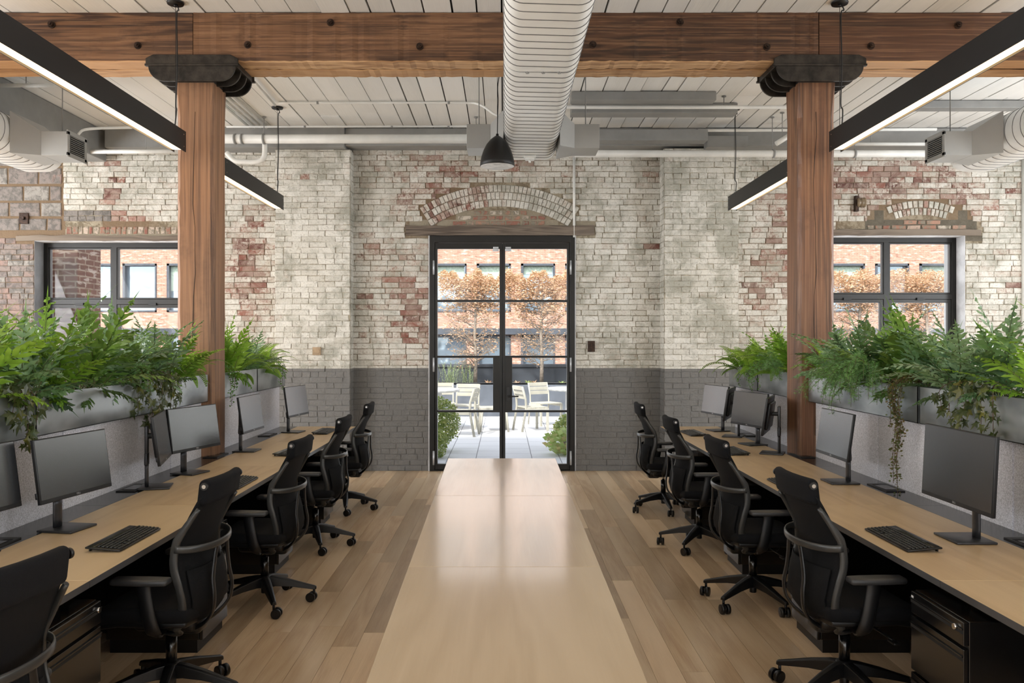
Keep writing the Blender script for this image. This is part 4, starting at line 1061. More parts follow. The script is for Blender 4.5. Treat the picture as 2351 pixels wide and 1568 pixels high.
mon_s = monitor(.53, .31, .325); mon_b = monitor(.615, .36, .345, 3)
mon_s['group'] = 'monitors on the desks'
ml = [(-2.37,3.64,-9,'pale reflecting monitor cut off by the left edge of the photo'),
 (-2.20,4.17,-9.5,'dark monitor squarely facing the aisle on the near left desk'),
 (-2.25,5.35,15,'monitor turned almost edge-on beside the trailing ivy'),
 (-2.247,5.926,-17,'grey monitor turned towards the camera just before the left column'),
 (-2.21,7.115,-2,'beige reflecting monitor just beyond the left column'),
 (-2.184,8.58,-9,'dark monitor at the far end of the left desks'),
 (2.253,8.71,180+13,'pale monitor at the far end of the right desks'),
 (2.267,8.19,180-23,'edge-on monitor standing between the two farthest right-hand screens facing us'),
 (2.269,7.55,180+17,'blue-grey monitor facing the camera left of the right column'),
 (2.257,6.96,180-24,'monitor seen from its back edge right beside the right column'),
 (2.25,5.54,180,'light grey monitor between the right column and the hanging vines')]
first = True
for x, y, a, lab in ml:
    m = mon_s if first else dupt(mon_s, (0,0,0), 0, lab)
    m.location = (x, y, DT+.0006); m.rotation_euler = (0,0,math.radians(a)); m['label'] = lab; first = False
mon_b.location = (2.20, 3.95, DT+.0006); mon_b.rotation_euler = (0,0,pi); mon_b['label'] = 'large dark monitor nearest the camera on the right desks'; mon_b['group'] = 'monitors on the desks'

# ------------------------------------------------------------------ keyboards
def keyboard():
    t = thing('keyboard', '', 'keyboard', group='black keyboards')
    m = MB(); m.rbox(0, 0, 0, .158, .444, .009, .004, 2, fn=lambda x, y, z: (x, y, z+.013+(x*-.09)))
    m.build('body', M['plastic'], t)
    k = MB(); r = random.Random(2)
    rows = [(-.012,15),(.006,15),(.024,14),(.042,13),(.060,9)]
    rows = [(-.024,.011,15),(-.006,.015,15),(.012,.015,14),(.030,.015,13),(.048,.015,12),(.066,.015,8)]
    for x, kh, n in rows:
        W_ = .285; u = 0; y = .215
        ws = [W_/n]*n
        if n == 8: ws = [.02,.02,.02,.105,.03,.03,.03,.03]
        for w in ws: k.rbox(x, -(y-.43+w/2)*-1 if False else y-w/2, .0205-x*.09, kh-.002, w-.003, .006, .002, 1); y -= w
        for base, q in ((-.085, 3), (-.145, 4)):
            for j in range(q):
                if n in (12,) and q == 3 and j != 1: continue
                k.rbox(x, base-j*.0178, .0205-x*.09, kh-.002, .0155, .006, .002, 1)
    k.build('keycaps', M['keys'], t)
    m = MB(); m.box(-.074, -.038, -.215, .215, .0212, .0222)
    p = MB(); p.rbox(-.056, 0, 0, .03, .42, .001, .0004, 1, fn=lambda x, y, z: (x, y, z)); o = p.build('solar_strip', M['blackgloss'], t); o.location = (0,0,.0232); o.rotation_euler = (0, .09, 0); o.location = (-.0002,0,.0182)
    for s in (-1, 1):
        f = MB(); f.rbox(-.068, s*.19, .007, .006, .022, .0145, .002, 1); f.build('foot', M['plastic'], t)
    return t
kb = keyboard(); kl = [(-1.80,3.93,180,'black keyboard on the near left desk, fully visible'),(-1.77,5.48,180,'black keyboard half hidden behind a chair headrest in the middle of the left row'),
 (-1.80,7.0,174,'black keyboard beyond the left column, partly behind a chair'),(-1.86,8.58,178,'black keyboard on the farthest left desk'),
 (1.885,3.925,0,'black keyboard on the near right desk, in front of the large monitor'),(1.87,5.42,0,'black keyboard partly behind the headrest of the nearest right chair'),
 (1.95,7.05,2,'black keyboard left of the right column, behind a chair headrest'),(1.92,8.42,3,'black keyboard on the farthest right desk')]
for i, (x, y, a, lab) in enumerate(kl):
    k = kb if i == 0 else dupt(kb, (0,0,0), 0, lab)
    # local -x is the raised rear edge; rear faces the screen
    k.location = (x, y, DT+.0004); k.rotation_euler = (0,0,math.radians(a+180)); k['label'] = lab

# ------------------------------------------------------------------ lights
def linear(x, y0, y1, lab):
    W_ = .092; H = .163; zb = 3.19
    t = thing('linear_pendant', lab, 'pendant light', (x, (y0+y1)/2, zb), 0, 'black linear pendant lights'); L = (y1-y0)/2
    for s in (-1, 1):
        m = MB(); m.box(s*W_/2-.003, s*W_/2+.003, -L, L, 0, H); p = m.build('side_plate', M['black'], t)
        for e in (-1, 1):
            for z in (.035, .13):
                q = MB(); q.cyl((s*(W_/2+.003), e*(L-.045), z), (s*(W_/2+.0055), e*(L-.045), z), .005, 8); q.build('screw', M['chrome'], p)
    m = MB(); m.box(-W_/2+.003, W_/2-.003, -L+.03, L-.03, .0175, H-.02); m.build('housing', M['warmwhite'], t)
    m = MB(); m.box(-.040, .040, -L+.035, L-.035, .012, .0165); m.build('led_diffuser', M['led'], t)
    for yy in ((L-.09), (-L+.09)):
        r = random.Random(int(x*10+yy*7)); z1 = CEIL-.012-zb
        c = MB(); P = catmull([(0,yy,H-.02),(0,yy,H+.3),(.002,yy,(H+z1)/2),(0,yy,z1)], 4); c.tube(P, .0022, 6); c.build('suspension_cable', M['black'], t)
        c = MB(); P = catmull([(0.004,yy-.03,H-.02),(.016,yy-.02,H+.14),(.006,yy-.006,H+.2),(.016,yy-.004,(H+z1)/2),(.01,yy,z1-.1),(.03,yy-.01,z1-.06),(.004,yy,z1)], 5); c.tube(P, .005, 6); c.build('power_cord', M['plastic'], t)
        c = MB(); c.lathe([(0,z1-.012),(.062,z1-.012),(.066,z1),(.066,z1+.004),(0,z1+.004)], (0,yy,0), 28); c.cyl((0,yy,z1-.03),(0,yy,z1-.01),.012); c.build('canopy', M['black'], t)
M['warmwhite'] = plain('white_channel', '#d8c8a8', .5)
linear(-2.596, 3.6, 6.63, 'long black linear pendant in front of the left column'); linear(-2.596, 7.56, 9.57, 'short black linear pendant beyond the left column')
linear(2.653, 3.6, 6.63, 'long black linear pendant in front of the right column'); linear(2.653, 7.56, 9.62, 'short black linear pendant beyond the right column')
def pendant():
    Y = 7.9; x = WX(1142, Y); zb = WZ(388, Y); t = thing('pendant_speaker', 'black bell shaped pendant with white underside hanging before the brick wall', 'pendant', (x, Y-.15, zb)); 
    t.location = (x, Y-.12, zb)
    m = MB(); m.lathe([(.158,.0),(.163,.004),(.160,.04),(.150,.09),(.130,.15),(.102,.205),(.066,.25),(.03,.278),(.014,.287),(.012,.305),(0,.306)], n=48); m.build('shade', M['black'], t)
    m = MB(); m.lathe([(0,.004),(.156,.004),(.157,.0),(.150,-.003),(0,-.003)], n=48); g = m.build('speaker_grille', M['whiteface'], t)
    m = MB(); m.box(-.03,.03,-.09,-.08,-.0045,-.003); m.build('emblem', M['greypaint'], g)
    z1 = CEIL-.01-zb
    m = MB(); m.tube([(0,0,.29),(0,0,z1)], .0025, 6); m.build('suspension_cable', M['black'], t)
    m = MB(); m.tube(catmull([(.0,0,.3),(.004,0,.5),(.008,0,.62),(.004,0,.75),(.022,0,.9),(.012,0,1.0),(.03,0,1.1),(.004,0,z1)], 5), .005, 6); m.build('power_cord', M['plastic'], t)
    m = MB(); m.lathe([(0,z1-.02),(.06,z1-.02),(.06,z1),(0,z1)], n=24); m.build('canopy', M['black'], t)
pendant()
# ------------------------------------------------------------------ plants
def arc(base, az, L, up, droop, n):
    """midrib points: start angle up (rad above horizon), bending down by droop over its length"""
    p = Vector(base); out = [p.copy()]; ang = up
    for i in range(n):
        ang = up - droop*((i+1)/n)**1.4
        p = p + Vector((math.cos(az)*math.cos(ang), math.sin(az)*math.cos(ang), math.sin(ang)))*(L/n); out.append(p.copy())
    return out
def frond_lobed(mb, r, base, az, L, up, droop, tint, llen=.11, lw=.017, bare=.22):
    n = 12; P = arc(base, az, L, up, droop, n); col = (tint, 0, 0, 1)
    mb.tube(P[:-1], [.0035*(1-.8*i/n) for i in range(n)], 4, mi=1, cap=False, col=col)
    i0 = int(n*bare); roll = r.uniform(-.5, .5)
    prev = None; strip = []
    def fr(i):
        t = (P[min(i+1,n)]-P[max(i-1,0)]).normalized(); sd = t.cross(Vector((0,0,1)))
        if sd.length < .05: sd = Vector((-math.sin(az), math.cos(az), 0))
        sd.normalize(); nm = sd.cross(t).normalized(); sd2 = sd*math.cos(roll)+nm*math.sin(roll); return t, sd2, sd2.cross(t).normalized()
    for i in range(i0, n):
        u = (i-i0)/(n-i0); ll = llen*(math.sin(pi*min(1, .18+.8*u))**.7)*(1-.25*u)*r.uniform(.8,1.12)
        if i >= n-2: ll *= .55
        for s in (-1, 1):
            t, sd, nm = fr(i); o = P[i] + (P[min(i+1,n)]-P[i])*(.3 if s > 0 else .0)
            ang = math.radians(r.uniform(46, 62)-18*u); d = (sd*s*math.sin(ang)+t*math.cos(ang)).normalized(); w = d.cross(nm).normalized()
            m = 5; vs = []; ph = r.uniform(0, 6); dr = r.uniform(.0, .45)
            for k in range(m+1):
                q = k/m; c = o + d*ll*q - nm*ll*dr*q*q + nm*.004*math.sin(ph+q*9)
                wd = lw*(1.15 if k == 0 else (1+.32*math.sin(ph+q*13)))*(1 if q < .7 else (1-(q-.7)/.3)*.9+.08)
                vs += [c - w*wd + nm*.003*math.sin(ph+q*14), c - nm*.003, c + w*wd + nm*.003*math.cos(ph+q*12)]
            fs = []
            for k in range(m): b = k*3; fs += [(b,b+3,b+4,b+1),(b+1,b+4,b+5,b+2)]
            mb.add(vs, fs, 0, (max(0,min(1,tint+r.uniform(-.06,.06))),0,0,1), True)
    # terminal lobe and winged rachis
    t, sd, nm = fr(n-1); vs = []
    for k in range(i0, n+1):
        wd = .0065*(1-.5*(k-i0)/(n-i0)); t, sd, nm = fr(min(k, n-1)); vs += [P[k]-sd*wd, P[k]+sd*wd]
    e = P[n] + t*llen*.55; vs.append(e); m2 = n-i0
    fs = [(2*k, 2*k+2, 2*k+3, 2*k+1) for k in range(m2)] + [(2*m2, len(vs)-1, 2*m2+1)]
    mb.add(vs, fs, 0, col, True)
def frond_pinnate(mb, r, base, az, L, up, droop, tint, llen=.05, n=26):
    P = arc(base, az, L, up, droop, n); mb.tube(P[:-1], [.0026*(1-.8*i/n) for i in range(n)], 4, mi=1, cap=False)
    roll = r.uniform(-.6,.6)
    for i in range(3, n):
        t = (P[min(i+1,n)]-P[i-1]).normalized(); sd = t.cross(Vector((0,0,1)))
        if sd.length < .05: sd = Vector((-math.sin(az), math.cos(az), 0))
        sd.normalize(); nm = sd.cross(t).normalized(); sd = sd*math.cos(roll)+nm*math.sin(roll); nm = sd.cross(t).normalized()
        u = i/n; ll = llen*min(1, .35+u*2.2)*(1-u**2.2)*1.1+.004
        for s in (-1, 1):
            d = (sd*s + t*.35 - nm*.15).normalized(); w = d.cross(nm).normalized()*.0072; o = P[i]
            mb.add([o-w*.7, o+w*.7, o+d*ll*.6+w, o+d*ll*.6-w, o+d*ll - nm*ll*.1], [(0,1,2,3),(3,2,4)], 0, (max(0,min(1,tint+r.uniform(-.1,.1))),0,0,1), False)
def fern(kind, seed, name, mat):
    r = random.Random(seed); mb = MB()
    N = {'blue': 18, 'green': 24, 'dark': 17}[kind]
    for i in range(N):
        az = 2*pi*i/N*2.4 + r.uniform(-.4,.4); b = (r.uniform(-.04,.04), r.uniform(-.08,.08), -.02); tint = r.random()
        up = math.radians(r.choice((84, 72, 55, 68, 40)) + r.uniform(-8,8))
        if kind == 'green': frond_pinnate(mb, r, b, az, r.uniform(.34,.52), up, r.uniform(1.0,2.1), tint, r.uniform(.045,.06))
        else: frond_lobed(mb, r, b, az, r.uniform(.38,.62), up, r.uniform(.2,1.3), tint, r.uniform(.085,.12) if kind == 'blue' else r.uniform(.10,.14), r.uniform(.0105,.0135) if kind == 'blue' else .0135)
    # low filling fronds
    for i in range(5):
        az = r.uniform(0, 2*pi); tint = r.random()
        if kind == 'green': frond_pinnate(mb, r, (0,0,-.02), az, r.uniform(.25,.36), math.radians(r.uniform(15,40)), r.uniform(1.2,2), tint)
        else: frond_lobed(mb, r, (0,0,-.02), az, r.uniform(.24,.36), math.radians(r.uniform(8,35)), r.uniform(.5,1.4), tint, .085, .011)
    return mb.build(name, [mat, M['stem']], attr=True, recalc=False)
def place(src, used, x, y, z, rz, sc, label, cat, group):
    o = src if src.name not in used else src.copy()
    if o is not src: COL.objects.link(o)
    used.add(src.name); o.location = (x,y,z); o.rotation_euler = (0,0,rz); o.scale = (sc,sc,sc); tag(o, label, cat, group); return o
FB = [fern('blue', s, 'blue_star_fern', M['fern_blue']) for s in (1,2,3)]
FG = [fern('green', s, 'sword_fern', M['fern_green']) for s in (4,5)]
FD = [fern('dark', s, 'lobed_fern', M['fern_dark']) for s in (6,7)]
FL = [fern('blue', s, 'lobed_fern', M['fern_green']) for s in (8,9)]
used = set(); rp = random.Random(99)
# y, stock, scale, where
LEFTP = [(3.62,FL[0],1.0,'at the extreme left edge of the photo'),(3.95,FL[1],1.1,'at the left edge, drooping over the planter'),(4.3,FB[0],1.15,'tall, in front of the left jamb of the left window'),
 (4.6,FL[0],1.0,'above the joint of the two left planters'),(4.95,FD[0],1.1,'below the left window centre bar'),(5.3,FB[1],1.0,'to the right of the left window centre bar'),
 (5.62,FD[1],.9,'above the trailing ivy'),(5.95,FB[2],1.0,'between the ivy and the left column'),(6.25,FL[1],.85,'low in front of the left column'),(6.55,FG[0],.9,'at the end of the long planter by the left column'),
 (7.35,FL[0],.95,'just right of the left column'),(7.7,FG[1],.9,'in the middle of the far left planters'),(8.05,FB[0],.85,'over the joint of the far left planters'),(8.4,FG[0],.9,'second from the end of the left row'),(8.8,FG[1],.95,'at the far end of the left row')]
RIGHTP = [(3.62,FL[0],1.0,'at the extreme right edge of the photo, hanging low'),(3.95,FL[1],.85,'at the right edge above the large monitor'),(4.3,FB[1],1.0,'tall, against the brick right of the right window'),
 (4.65,FB[2],.95,'above the corner of the large dark monitor'),(5.0,FB[0],.95,'over the joint of the two right planters'),(5.3,FD[0],1.08,'tall, in front of the right window jamb'),(5.65,FD[1],1.0,'below the right window centre bar'),
 (5.95,FB[1],1.0,'behind the feathery asparagus fern'),(6.3,FB[2],.95,'beside the right column'),(6.6,FG[1],.85,'crossing in front of the right column'),
 (7.35,FL[0],1.0,'just left of the right column'),(7.7,FG[0],1.0,'in the middle of the far right planters'),(8.05,FL[1],.85,'over the joint of the far right planters'),(8.4,FG[1],1.0,'second from the end of the right row'),(8.8,FG[0],.95,'at the far end of the right row')]
hue = {FB[0].name: 'blue-green', FB[1].name: 'blue-green', FB[2].name: 'blue-green', FG[0].name: 'feather leaved light green', FG[1].name: 'feather leaved light green', FD[0].name: 'dark green lobed', FD[1].name: 'dark green lobed', FL[0].name: 'bright green lobed', FL[1].name: 'bright green lobed'}
for s, x, lst in ((-1, -2.56, LEFTP), (1, 2.63, RIGHTP)):
    for y, src, sc, wh in lst:
        hn = hue[src.name]
        place(src, used, x+rp.uniform(-.04,.04)-s*.03, y, 1.385, rp.uniform(0,6.28), sc, '%s fern %s' % (hn, wh), 'fern', 'ferns in the %s planters' % sfx(s))

# feathery asparagus ferns
def asparagus(seed, N, L, drop):
    r = random.Random(seed); mb = MB()
    for i in range(N):
        az = (pi + r.uniform(-1.3,1.3)) if drop else r.uniform(0,6.28)
        P = arc((0,r.uniform(-.12,.12),0), az, L*r.uniform(.5,1), math.radians(r.uniform(20,60)), r.uniform(1.4,2.6), 18); mb.tube(P, .0015, 3, mi=1, cap=False); tint = r.random()
        for k in range(3, 18):
            for q in range(3):
                a = r.uniform(0,6.28); t = (P[k]-P[k-1]).normalized(); u = t.cross(Vector((0,0,1))).normalized() if abs(t.z) < .98 else Vector((1,0,0)); v = t.cross(u)
                d = (u*math.cos(a)+v*math.sin(a)+t*.5).normalized(); ll = r.uniform(.03,.06)*(1-.5*k/18); o = P[k]+(P[k-1]-P[k])*r.random()
                m = 6
                for e in range(1, m):
                    c = o+d*ll*e/m
                    for g in (-1,1):
                        w = d.cross(Vector((r.uniform(-1,1),r.uniform(-1,1),r.uniform(-1,1)))).normalized(); tip = c + (w*g+d*.7).normalized()*.017
                        n2 = Vector((0,0,.0011)); mb.add([c-n2, c+n2, tip], [(0,1,2)], 0, (tint,0,0,1))
    return mb.build('asparagus_fern', [M['feather'], M['stem']], attr=True, recalc=False)
A1 = asparagus(31, 70, .62, True); tag(A1, 'feathery asparagus fern spilling over the planter between right column and large monitor', 'fern'); A1.location = (2.52, 5.72, 1.42)
A2 = asparagus(32, 16, .35, False); tag(A2, 'small feathery asparagus fern beside the trailing ivy on the left', 'fern'); A2.location = (-2.5, 5.42, 1.42); A2.rotation_euler = (0,0,pi)
A3 = asparagus(33, 12, .4, True); tag(A3, 'feathery asparagus fern hanging over the far right planter', 'fern'); A3.location = (2.5, 7.5, 1.42)

def trailing(name, label, loc, s, strands, leaffn, stemmat, leafmat, cat):
    """strands: list of (y offset, outward, drop). s=direction over the rim (+1 = +x)"""
    t = thing(name, label, cat, loc); r = random.Random(int(loc[1]*100)); st, lf = MB(), MB()
    for dy, out, drop in strands:
        P = [(0,dy*.3,0),(s*out*.5,dy*.7,.04),(s*out,dy,-.01)]
        k = max(2, int(drop/.07))
        for i in range(1, k+1): P.append((s*(out+.012*math.sin(i+dy*9)), dy+.02*math.sin(i*1.3+dy*20), -.01-drop*i/k))
        P = catmull(P, 3); st.tube(P, .0016, 4, cap=False); leaffn(lf, r, P)
    st.build('stems', M[stemmat], t); lf.build('leaves', M[leafmat], t, attr=True, recalc=False); return t
def leaf_ivy(mb, r, P):
    for i in range(1, len(P)):
        for q in range(2):
            if r.random() < .12: continue
            o = P[i] + Vector((r.uniform(-.03,.03), r.uniform(-.04,.04), r.uniform(-.02,.02))); sz = r.uniform(.026,.05)
            n = Vector((r.uniform(-.6,.6)+ (1 if P[0].x < P[-1].x else -1)*.8, r.uniform(-.7,.3), r.uniform(-.1,.7))).normalized(); u = n.cross(Vector((0,0,1))).normalized(); v = n.cross(u)
            a0 = r.uniform(-.6,.6); sh = [(0,.35),(35,.95),(62,.5),(90,1.25),(118,.5),(145,.95),(180,.35),(215,.6),(270,.25),(325,.6)]
            pts = [o + (u*math.cos(math.radians(a)+a0)+v*math.sin(math.radians(a)+a0))*sz*d - n*.006*(d>.8) for a, d in sh]
            mb.add([o+n*.004]+pts, [(0,1+k,1+(k+1)%10) for k in range(10)], 0, (r.random()**2,0,0,1))
def leaf_small(mb, r, P):
    for i in range(1, len(P)):
        for q in range(4):
            o = P[i].lerp(P[i-1], r.random()) + Vector((r.uniform(-.02,.02), r.uniform(-.022,.022), r.uniform(-.01,.01))); sz = r.uniform(.005,.0095)
            n = Vector((r.uniform(-1,1), r.uniform(-1,1), r.uniform(-.5,1))).normalized(); u = n.cross(Vector((0,.3,1))).normalized(); v = n.cross(u)
            mb.add([o+(u*math.cos(a)+v*math.sin(a)*.85)*sz for a in [k*pi/3 for k in range(6)]], [(0,1,2,3,4,5)], 0, (r.random(),0,0,1))
trailing('trailing_ivy', 'dark ivy trailing over the left planter beside the edge-on monitor', (-2.5, 5.65, 1.42), 1, [(-.25,.12,.18),(-.12,.13,.30),(0,.14,.22),(.1,.13,.34),(.2,.15,.2),(.3,.13,.25),(.42,.14,.14),(-.02,.16,.12)], leaf_ivy, 'stembrown', 'ivy', 'ivy')
trailing('trailing_ivy', 'small reddish ivy hanging at the left edge of the photo', (-2.5, 4.15, 1.42), 1, [(-.05,.12,.22),(.02,.13,.3),(-.12,.12,.15)], leaf_ivy, 'stembrown', 'ivy', 'ivy')
trailing('trailing_ivy', 'dark ivy hanging above the large monitor on the right', (2.57, 4.45, 1.42), -1, [(-.2,.13,.16),(-.08,.14,.26),(.05,.13,.2),(.16,.14,.12),(-.32,.13,.2)], leaf_ivy, 'stembrown', 'ivy', 'ivy')
trailing('trailing_vine', 'long brownish small leaved vine hanging down in front of the right felt screen', (2.57, 5.1, 1.42), -1, [(-.02,.13,.30),(.0,.14,.58),(.03,.13,.68),(.05,.14,.40),(.02,.145,.50),(.08,.13,.62),(.12,.14,.28),(-.05,.14,.22),(.01,.15,.35)], leaf_small, 'stembrown', 'vine', 'vine')
trailing('trailing_vine', 'small green leaved vine dangling just right of the left column', (-2.5, 7.2, 1.42), 1, [(0,.12,.12),(.04,.13,.3),(.1,.12,.16),(-.03,.12,.2),(.18,.12,.14)], leaf_small, 'stembrown', 'feather', 'vine')
trailing('trailing_vine', 'small vine dangling at the far end of the left planters', (-2.5, 8.75, 1.42), 1, [(0,.12,.2),(.06,.13,.12),(.16,.12,.25),(.24,.12,.15)], leaf_small, 'stembrown', 'feather', 'vine')
trailing('trailing_vine', 'small vine dangling over the far right planter', (2.57, 7.9, 1.42), -1, [(0,.12,.2),(.1,.13,.12),(.3,.12,.25),(.44,.12,.15),(.7,.12,.2)], leaf_small, 'stembrown', 'feather', 'vine')

# ------------------------------------------------------------------ terrace outside
q = MB(); q.box(-14, 16, WY+.3, 18.42, -.05, -.001); struct(q.build('terrace_floor', M['paver']), 'pale paved terrace outside')
q = MB(); q.box(-14, 18, 18.35, 18.43, 0, .74); q.box(-14, 18, 18.35, 18.5, .70, .74); q.box(-14, 18, 18.43, 19.6, 0, .655); tag(q.build('terrace_planter', M['greywall'], bevel=.006), 'long grey planter wall along the terrace edge below the bare trees', 'planter')
q = MB(); q.box(-14, 18, 19.7, 19.85, -3, 1.05); q.box(-14, 18, 19.66, 19.9, 1.05, 1.12); tag(q.build('parapet', M['darkwall'], bevel=.006), 'dark slate parapet behind the bare trees', 'parapet')
q = MB(); q.box(-14, 18, 18.5, 19.6, .66, .70); tag(q.build('planter_soil', M['soil']), 'strip of soil in the terrace planter', 'soil', kind='stuff')
def tree(seed):
    r = random.Random(seed); t = thing('pleached_tree', '', 'tree', (0,0,.7), 0, 'pleached trees with dry brown leaves'); br, lf = MB(), MB()
    br.tube([(0,0,-.03),(.012,0,.5),(-.01,0,1.1),(.01,0,1.7),(0,0,2.2)], [.05,.042,.036,.026,.012], 10)
    tips = []
    for i in range(52):
        z = r.uniform(.35, 2.1); a = r.choice((0, pi))+r.uniform(-.9,.9); L = r.uniform(.4,.8)*(1 if z < 1.7 else .75); up = r.uniform(.1,.9)
        P = arc((0,0,z), a, L, up, r.uniform(-.4,.7), 6); br.tube(P, [.011*(1-.8*k/6)+.002 for k in range(7)], 5)
        for k in (2,3,4,5,6):
            for _ in range(3):
                P2 = arc(P[k], r.uniform(0,6.28), r.uniform(.15,.32), r.uniform(-.3,1.1), r.uniform(-.3,.5), 3); br.tube(P2, .0028, 3, cap=False); tips += P2[1:]
    br.build('trunk_and_branches', M['bark'], t)
    def lv(o):
        n = Vector((r.uniform(-1,1), r.uniform(-1,1), r.uniform(-1,1))).normalized(); u = n.cross(Vector((.1,.2,1))).normalized(); v = n.cross(u); s = r.uniform(.02,.036)
        lf.add([o, o+u*s*.8+v*s*.5, o+u*s*1.8+n*s*.4, o+u*s*.8-v*s*.5], [(0,1,2),(0,2,3)], 0, (r.random(),0,0,1))
    for o in tips:
        k = 1 if o.z < 1.5 else 3
        for _ in range(k):
            if r.random() < (.35+.4*max(0,o.z-.5)): lv(o+Vector((r.uniform(-.03,.03),)*3))
    for _ in range(8000):
        z = 2.66 - abs(r.gauss(0, .36)); x = r.uniform(-.82,.82); y = r.uniform(-.36,.36)
        if z < .5: continue
        if z > 2.5+.08*math.sin(x*9+seed)+.05*math.sin(x*23): continue
        lv(Vector((x,y,z)))
    lf.build('foliage', M['brownleaf'], t, attr=True, recalc=False); return t
T = [tree(1), tree(2)]
tl = [(-.66,0,'bare pleached tree with brown leaves seen through the left door leaf'),(.86,1,'bare pleached tree with brown leaves seen through the right door leaf'),(2.4,0,'brown leaved pleached tree hidden just right of the doors'),
 (6.6,1,'brown leaved pleached tree at the left side of the right window'),(8.15,0,'brown leaved pleached tree behind the left panes of the right window'),(9.7,1,'brown leaved pleached tree behind the right panes of the right window'),(11.2,0,'brown leaved pleached tree just past the right edge of the right window')]
uu = set()
for i, (x, k, lab) in enumerate(tl):
    t = T[k] if k not in uu else dup(T[k]); uu.add(k); t.location = (x, 18.98, .7); t.rotation_euler = (0,0,0 if i < 2 else pi*(i % 2)); t['label'] = lab

def out_chair():
    t = thing('terrace_chair', '', 'chair', (0,0,0), 0, 'cream slatted terrace chairs')   # front = +x
    for s in (-1, 1):
        m = MB(); P = [(-.29,s*.22,0),(-.21,s*.22,.44),(-.22,s*.22,.60),(-.29,s*.22,.83)]; m.tube(P, .02, 4, flat=(.018,.024), up=(1,0,0)); m.build('leg', M['cream'], t)
        m = MB(); m.box(.19,.235,s*.24-.02,s*.24+.02,0,.43); m.build('leg', M['cream'], t, bevel=.004)
        m = MB(); m.box(-.21,.235,s*.24-.015,s*.24+.015,.38,.43); m.build('side_rail', M['cream'], t, bevel=.004)
    for i in range(3):
        z = .60+.082*i; m = MB(); x = -.228-.025*i; m.box(x-.01,x+.01,-.21,.21,z,z+.072); m.build('back_slat', M['cream'], t, bevel=.003)
    for i in range(5):
        x = -.20+.088*i; m = MB(); m.box(x,x+.08,-.24,.24,.43,.45); m.build('seat_slat', M['cream'], t, bevel=.003)
    return t
oc = out_chair()
for i, (px, fy, rot, lab) in enumerate([(1068,15.9,-100,'cream slatted terrace chair with its back to the planter, left of the doors centre'),(1058,14.7,170,'cream terrace chair seen side-on at the left table'),
   (1221,15.5,22,'cream slatted terrace chair turned away, seen through the right door leaf'),(1252,16.5,-60,'cream terrace chair behind the other one at the right table'),(1018,16.3,-80,'cream terrace chair behind the left round table'),(1128,15.4,180,'cream terrace stool-like chair seat near the door centre')]):
    if i == 5: continue
    c = oc if i == 0 else dup(oc); c.location = (WX(px, fy), fy, 0); c.rotation_euler = (0,0,math.radians(rot)); c['label'] = lab
def stool():
    t = thing('terrace_stool', 'cream slatted terrace stool in front of the planter near the door centre', 'stool', (WX(1133,15.4), 15.4, 0), .1)
    m = MB(); m.box(-.26,.26,-.22,.22,.40,.45); m.build('seat', M['cream'], t, bevel=.004)
    for x in (-.23,.23):
        for y in (-.19,.19): m = MB(); m.tube([(x*1.12,y*1.1,0),(x*.95,y,.40)], .02, 4, flat=(.02,.02)); m.build('leg', M['cream'], t)
stool()
for x, y, lab in ((WX(1000,15.4), 15.4, 'white round terrace table at the left of the doorway view'), (WX(1312,15.8), 15.8, 'white round terrace table at the right of the doorway view')):
    t = thing('terrace_table', lab, 'table', (x, y, 0), 0, 'white terrace tables'); m = MB(); m.lathe([(0,.73),(.42,.73),(.45,.74),(.45,.775),(.44,.785),(0,.785)], n=40); m.build('tabletop', M['creamtop'], t)
    m = MB(); m.box(-.11,.11,-.11,.11,0,.73); m.build('pedestal', M['creamtop'], t, bevel=.005)
def leafball(name, lab, c, rad, N, mat, sz, cat, flat=1.0, seed=1):
    r = random.Random(seed); t = thing(name, lab, cat, (c[0],c[1],0)); mb = MB()
    for i in range(N):
        d = Vector((r.gauss(0,1), r.gauss(0,1), r.gauss(0,1))).normalized(); q = r.uniform(.75,1.03)+.06*math.sin(d.x*7)*math.sin(d.z*6+1)
        o = Vector((d.x*rad[0]*q, d.y*rad[1]*q, c[2]+d.z*rad[2]*q)); n = (d+Vector((r.uniform(-.8,.8),r.uniform(-.8,.8),r.uniform(-.8,.8)))).normalized(); u = n.cross(Vector((.3,.1,1))).normalized(); v = n.cross(u); s = sz*r.uniform(.7,1.3)
        mb.add([o, o+u*s*.6+v*s*.5, o+u*s*1.3, o+u*s*.6-v*s*.5], [(0,1,2,3)], 0, (r.random(),0,0,1))
    mb.build('foliage', mat, t, attr=True, recalc=False)
    k = MB(); k.cyl((0,0,0),(0,0,c[2]),.025); k.build('stem', M['bark'], t)
leafball('boxwood_bush', 'round clipped boxwood bush just outside the left door leaf', (WX(1003,12.6), 12.6, .44), (.34,.34,.38), 5200, M['boxleaf'], .026, 'bush', seed=5)
leafball('boxwood_bush', 'smaller dark boxwood bush in the lower left corner of the doorway', (WX(992,11.9), 11.9, .2), (.22,.22,.24), 2600, M['boxleaf'], .022, 'bush', seed=6)
leafball('leafy_plant', 'light green broad leaved plant at the lower right of the doorway', (WX(1296,12.2), 12.2, .19), (.25,.25,.2), 320, M['lettuce'], .07, 'plant', seed=7)
leafball('leafy_plant', 'taller reddish green shrub behind the light green plant at the doorway', (WX(1302,12.9), 12.9, .3), (.2,.2,.24), 700, M['boxleaf'], .04, 'plant', seed=8)
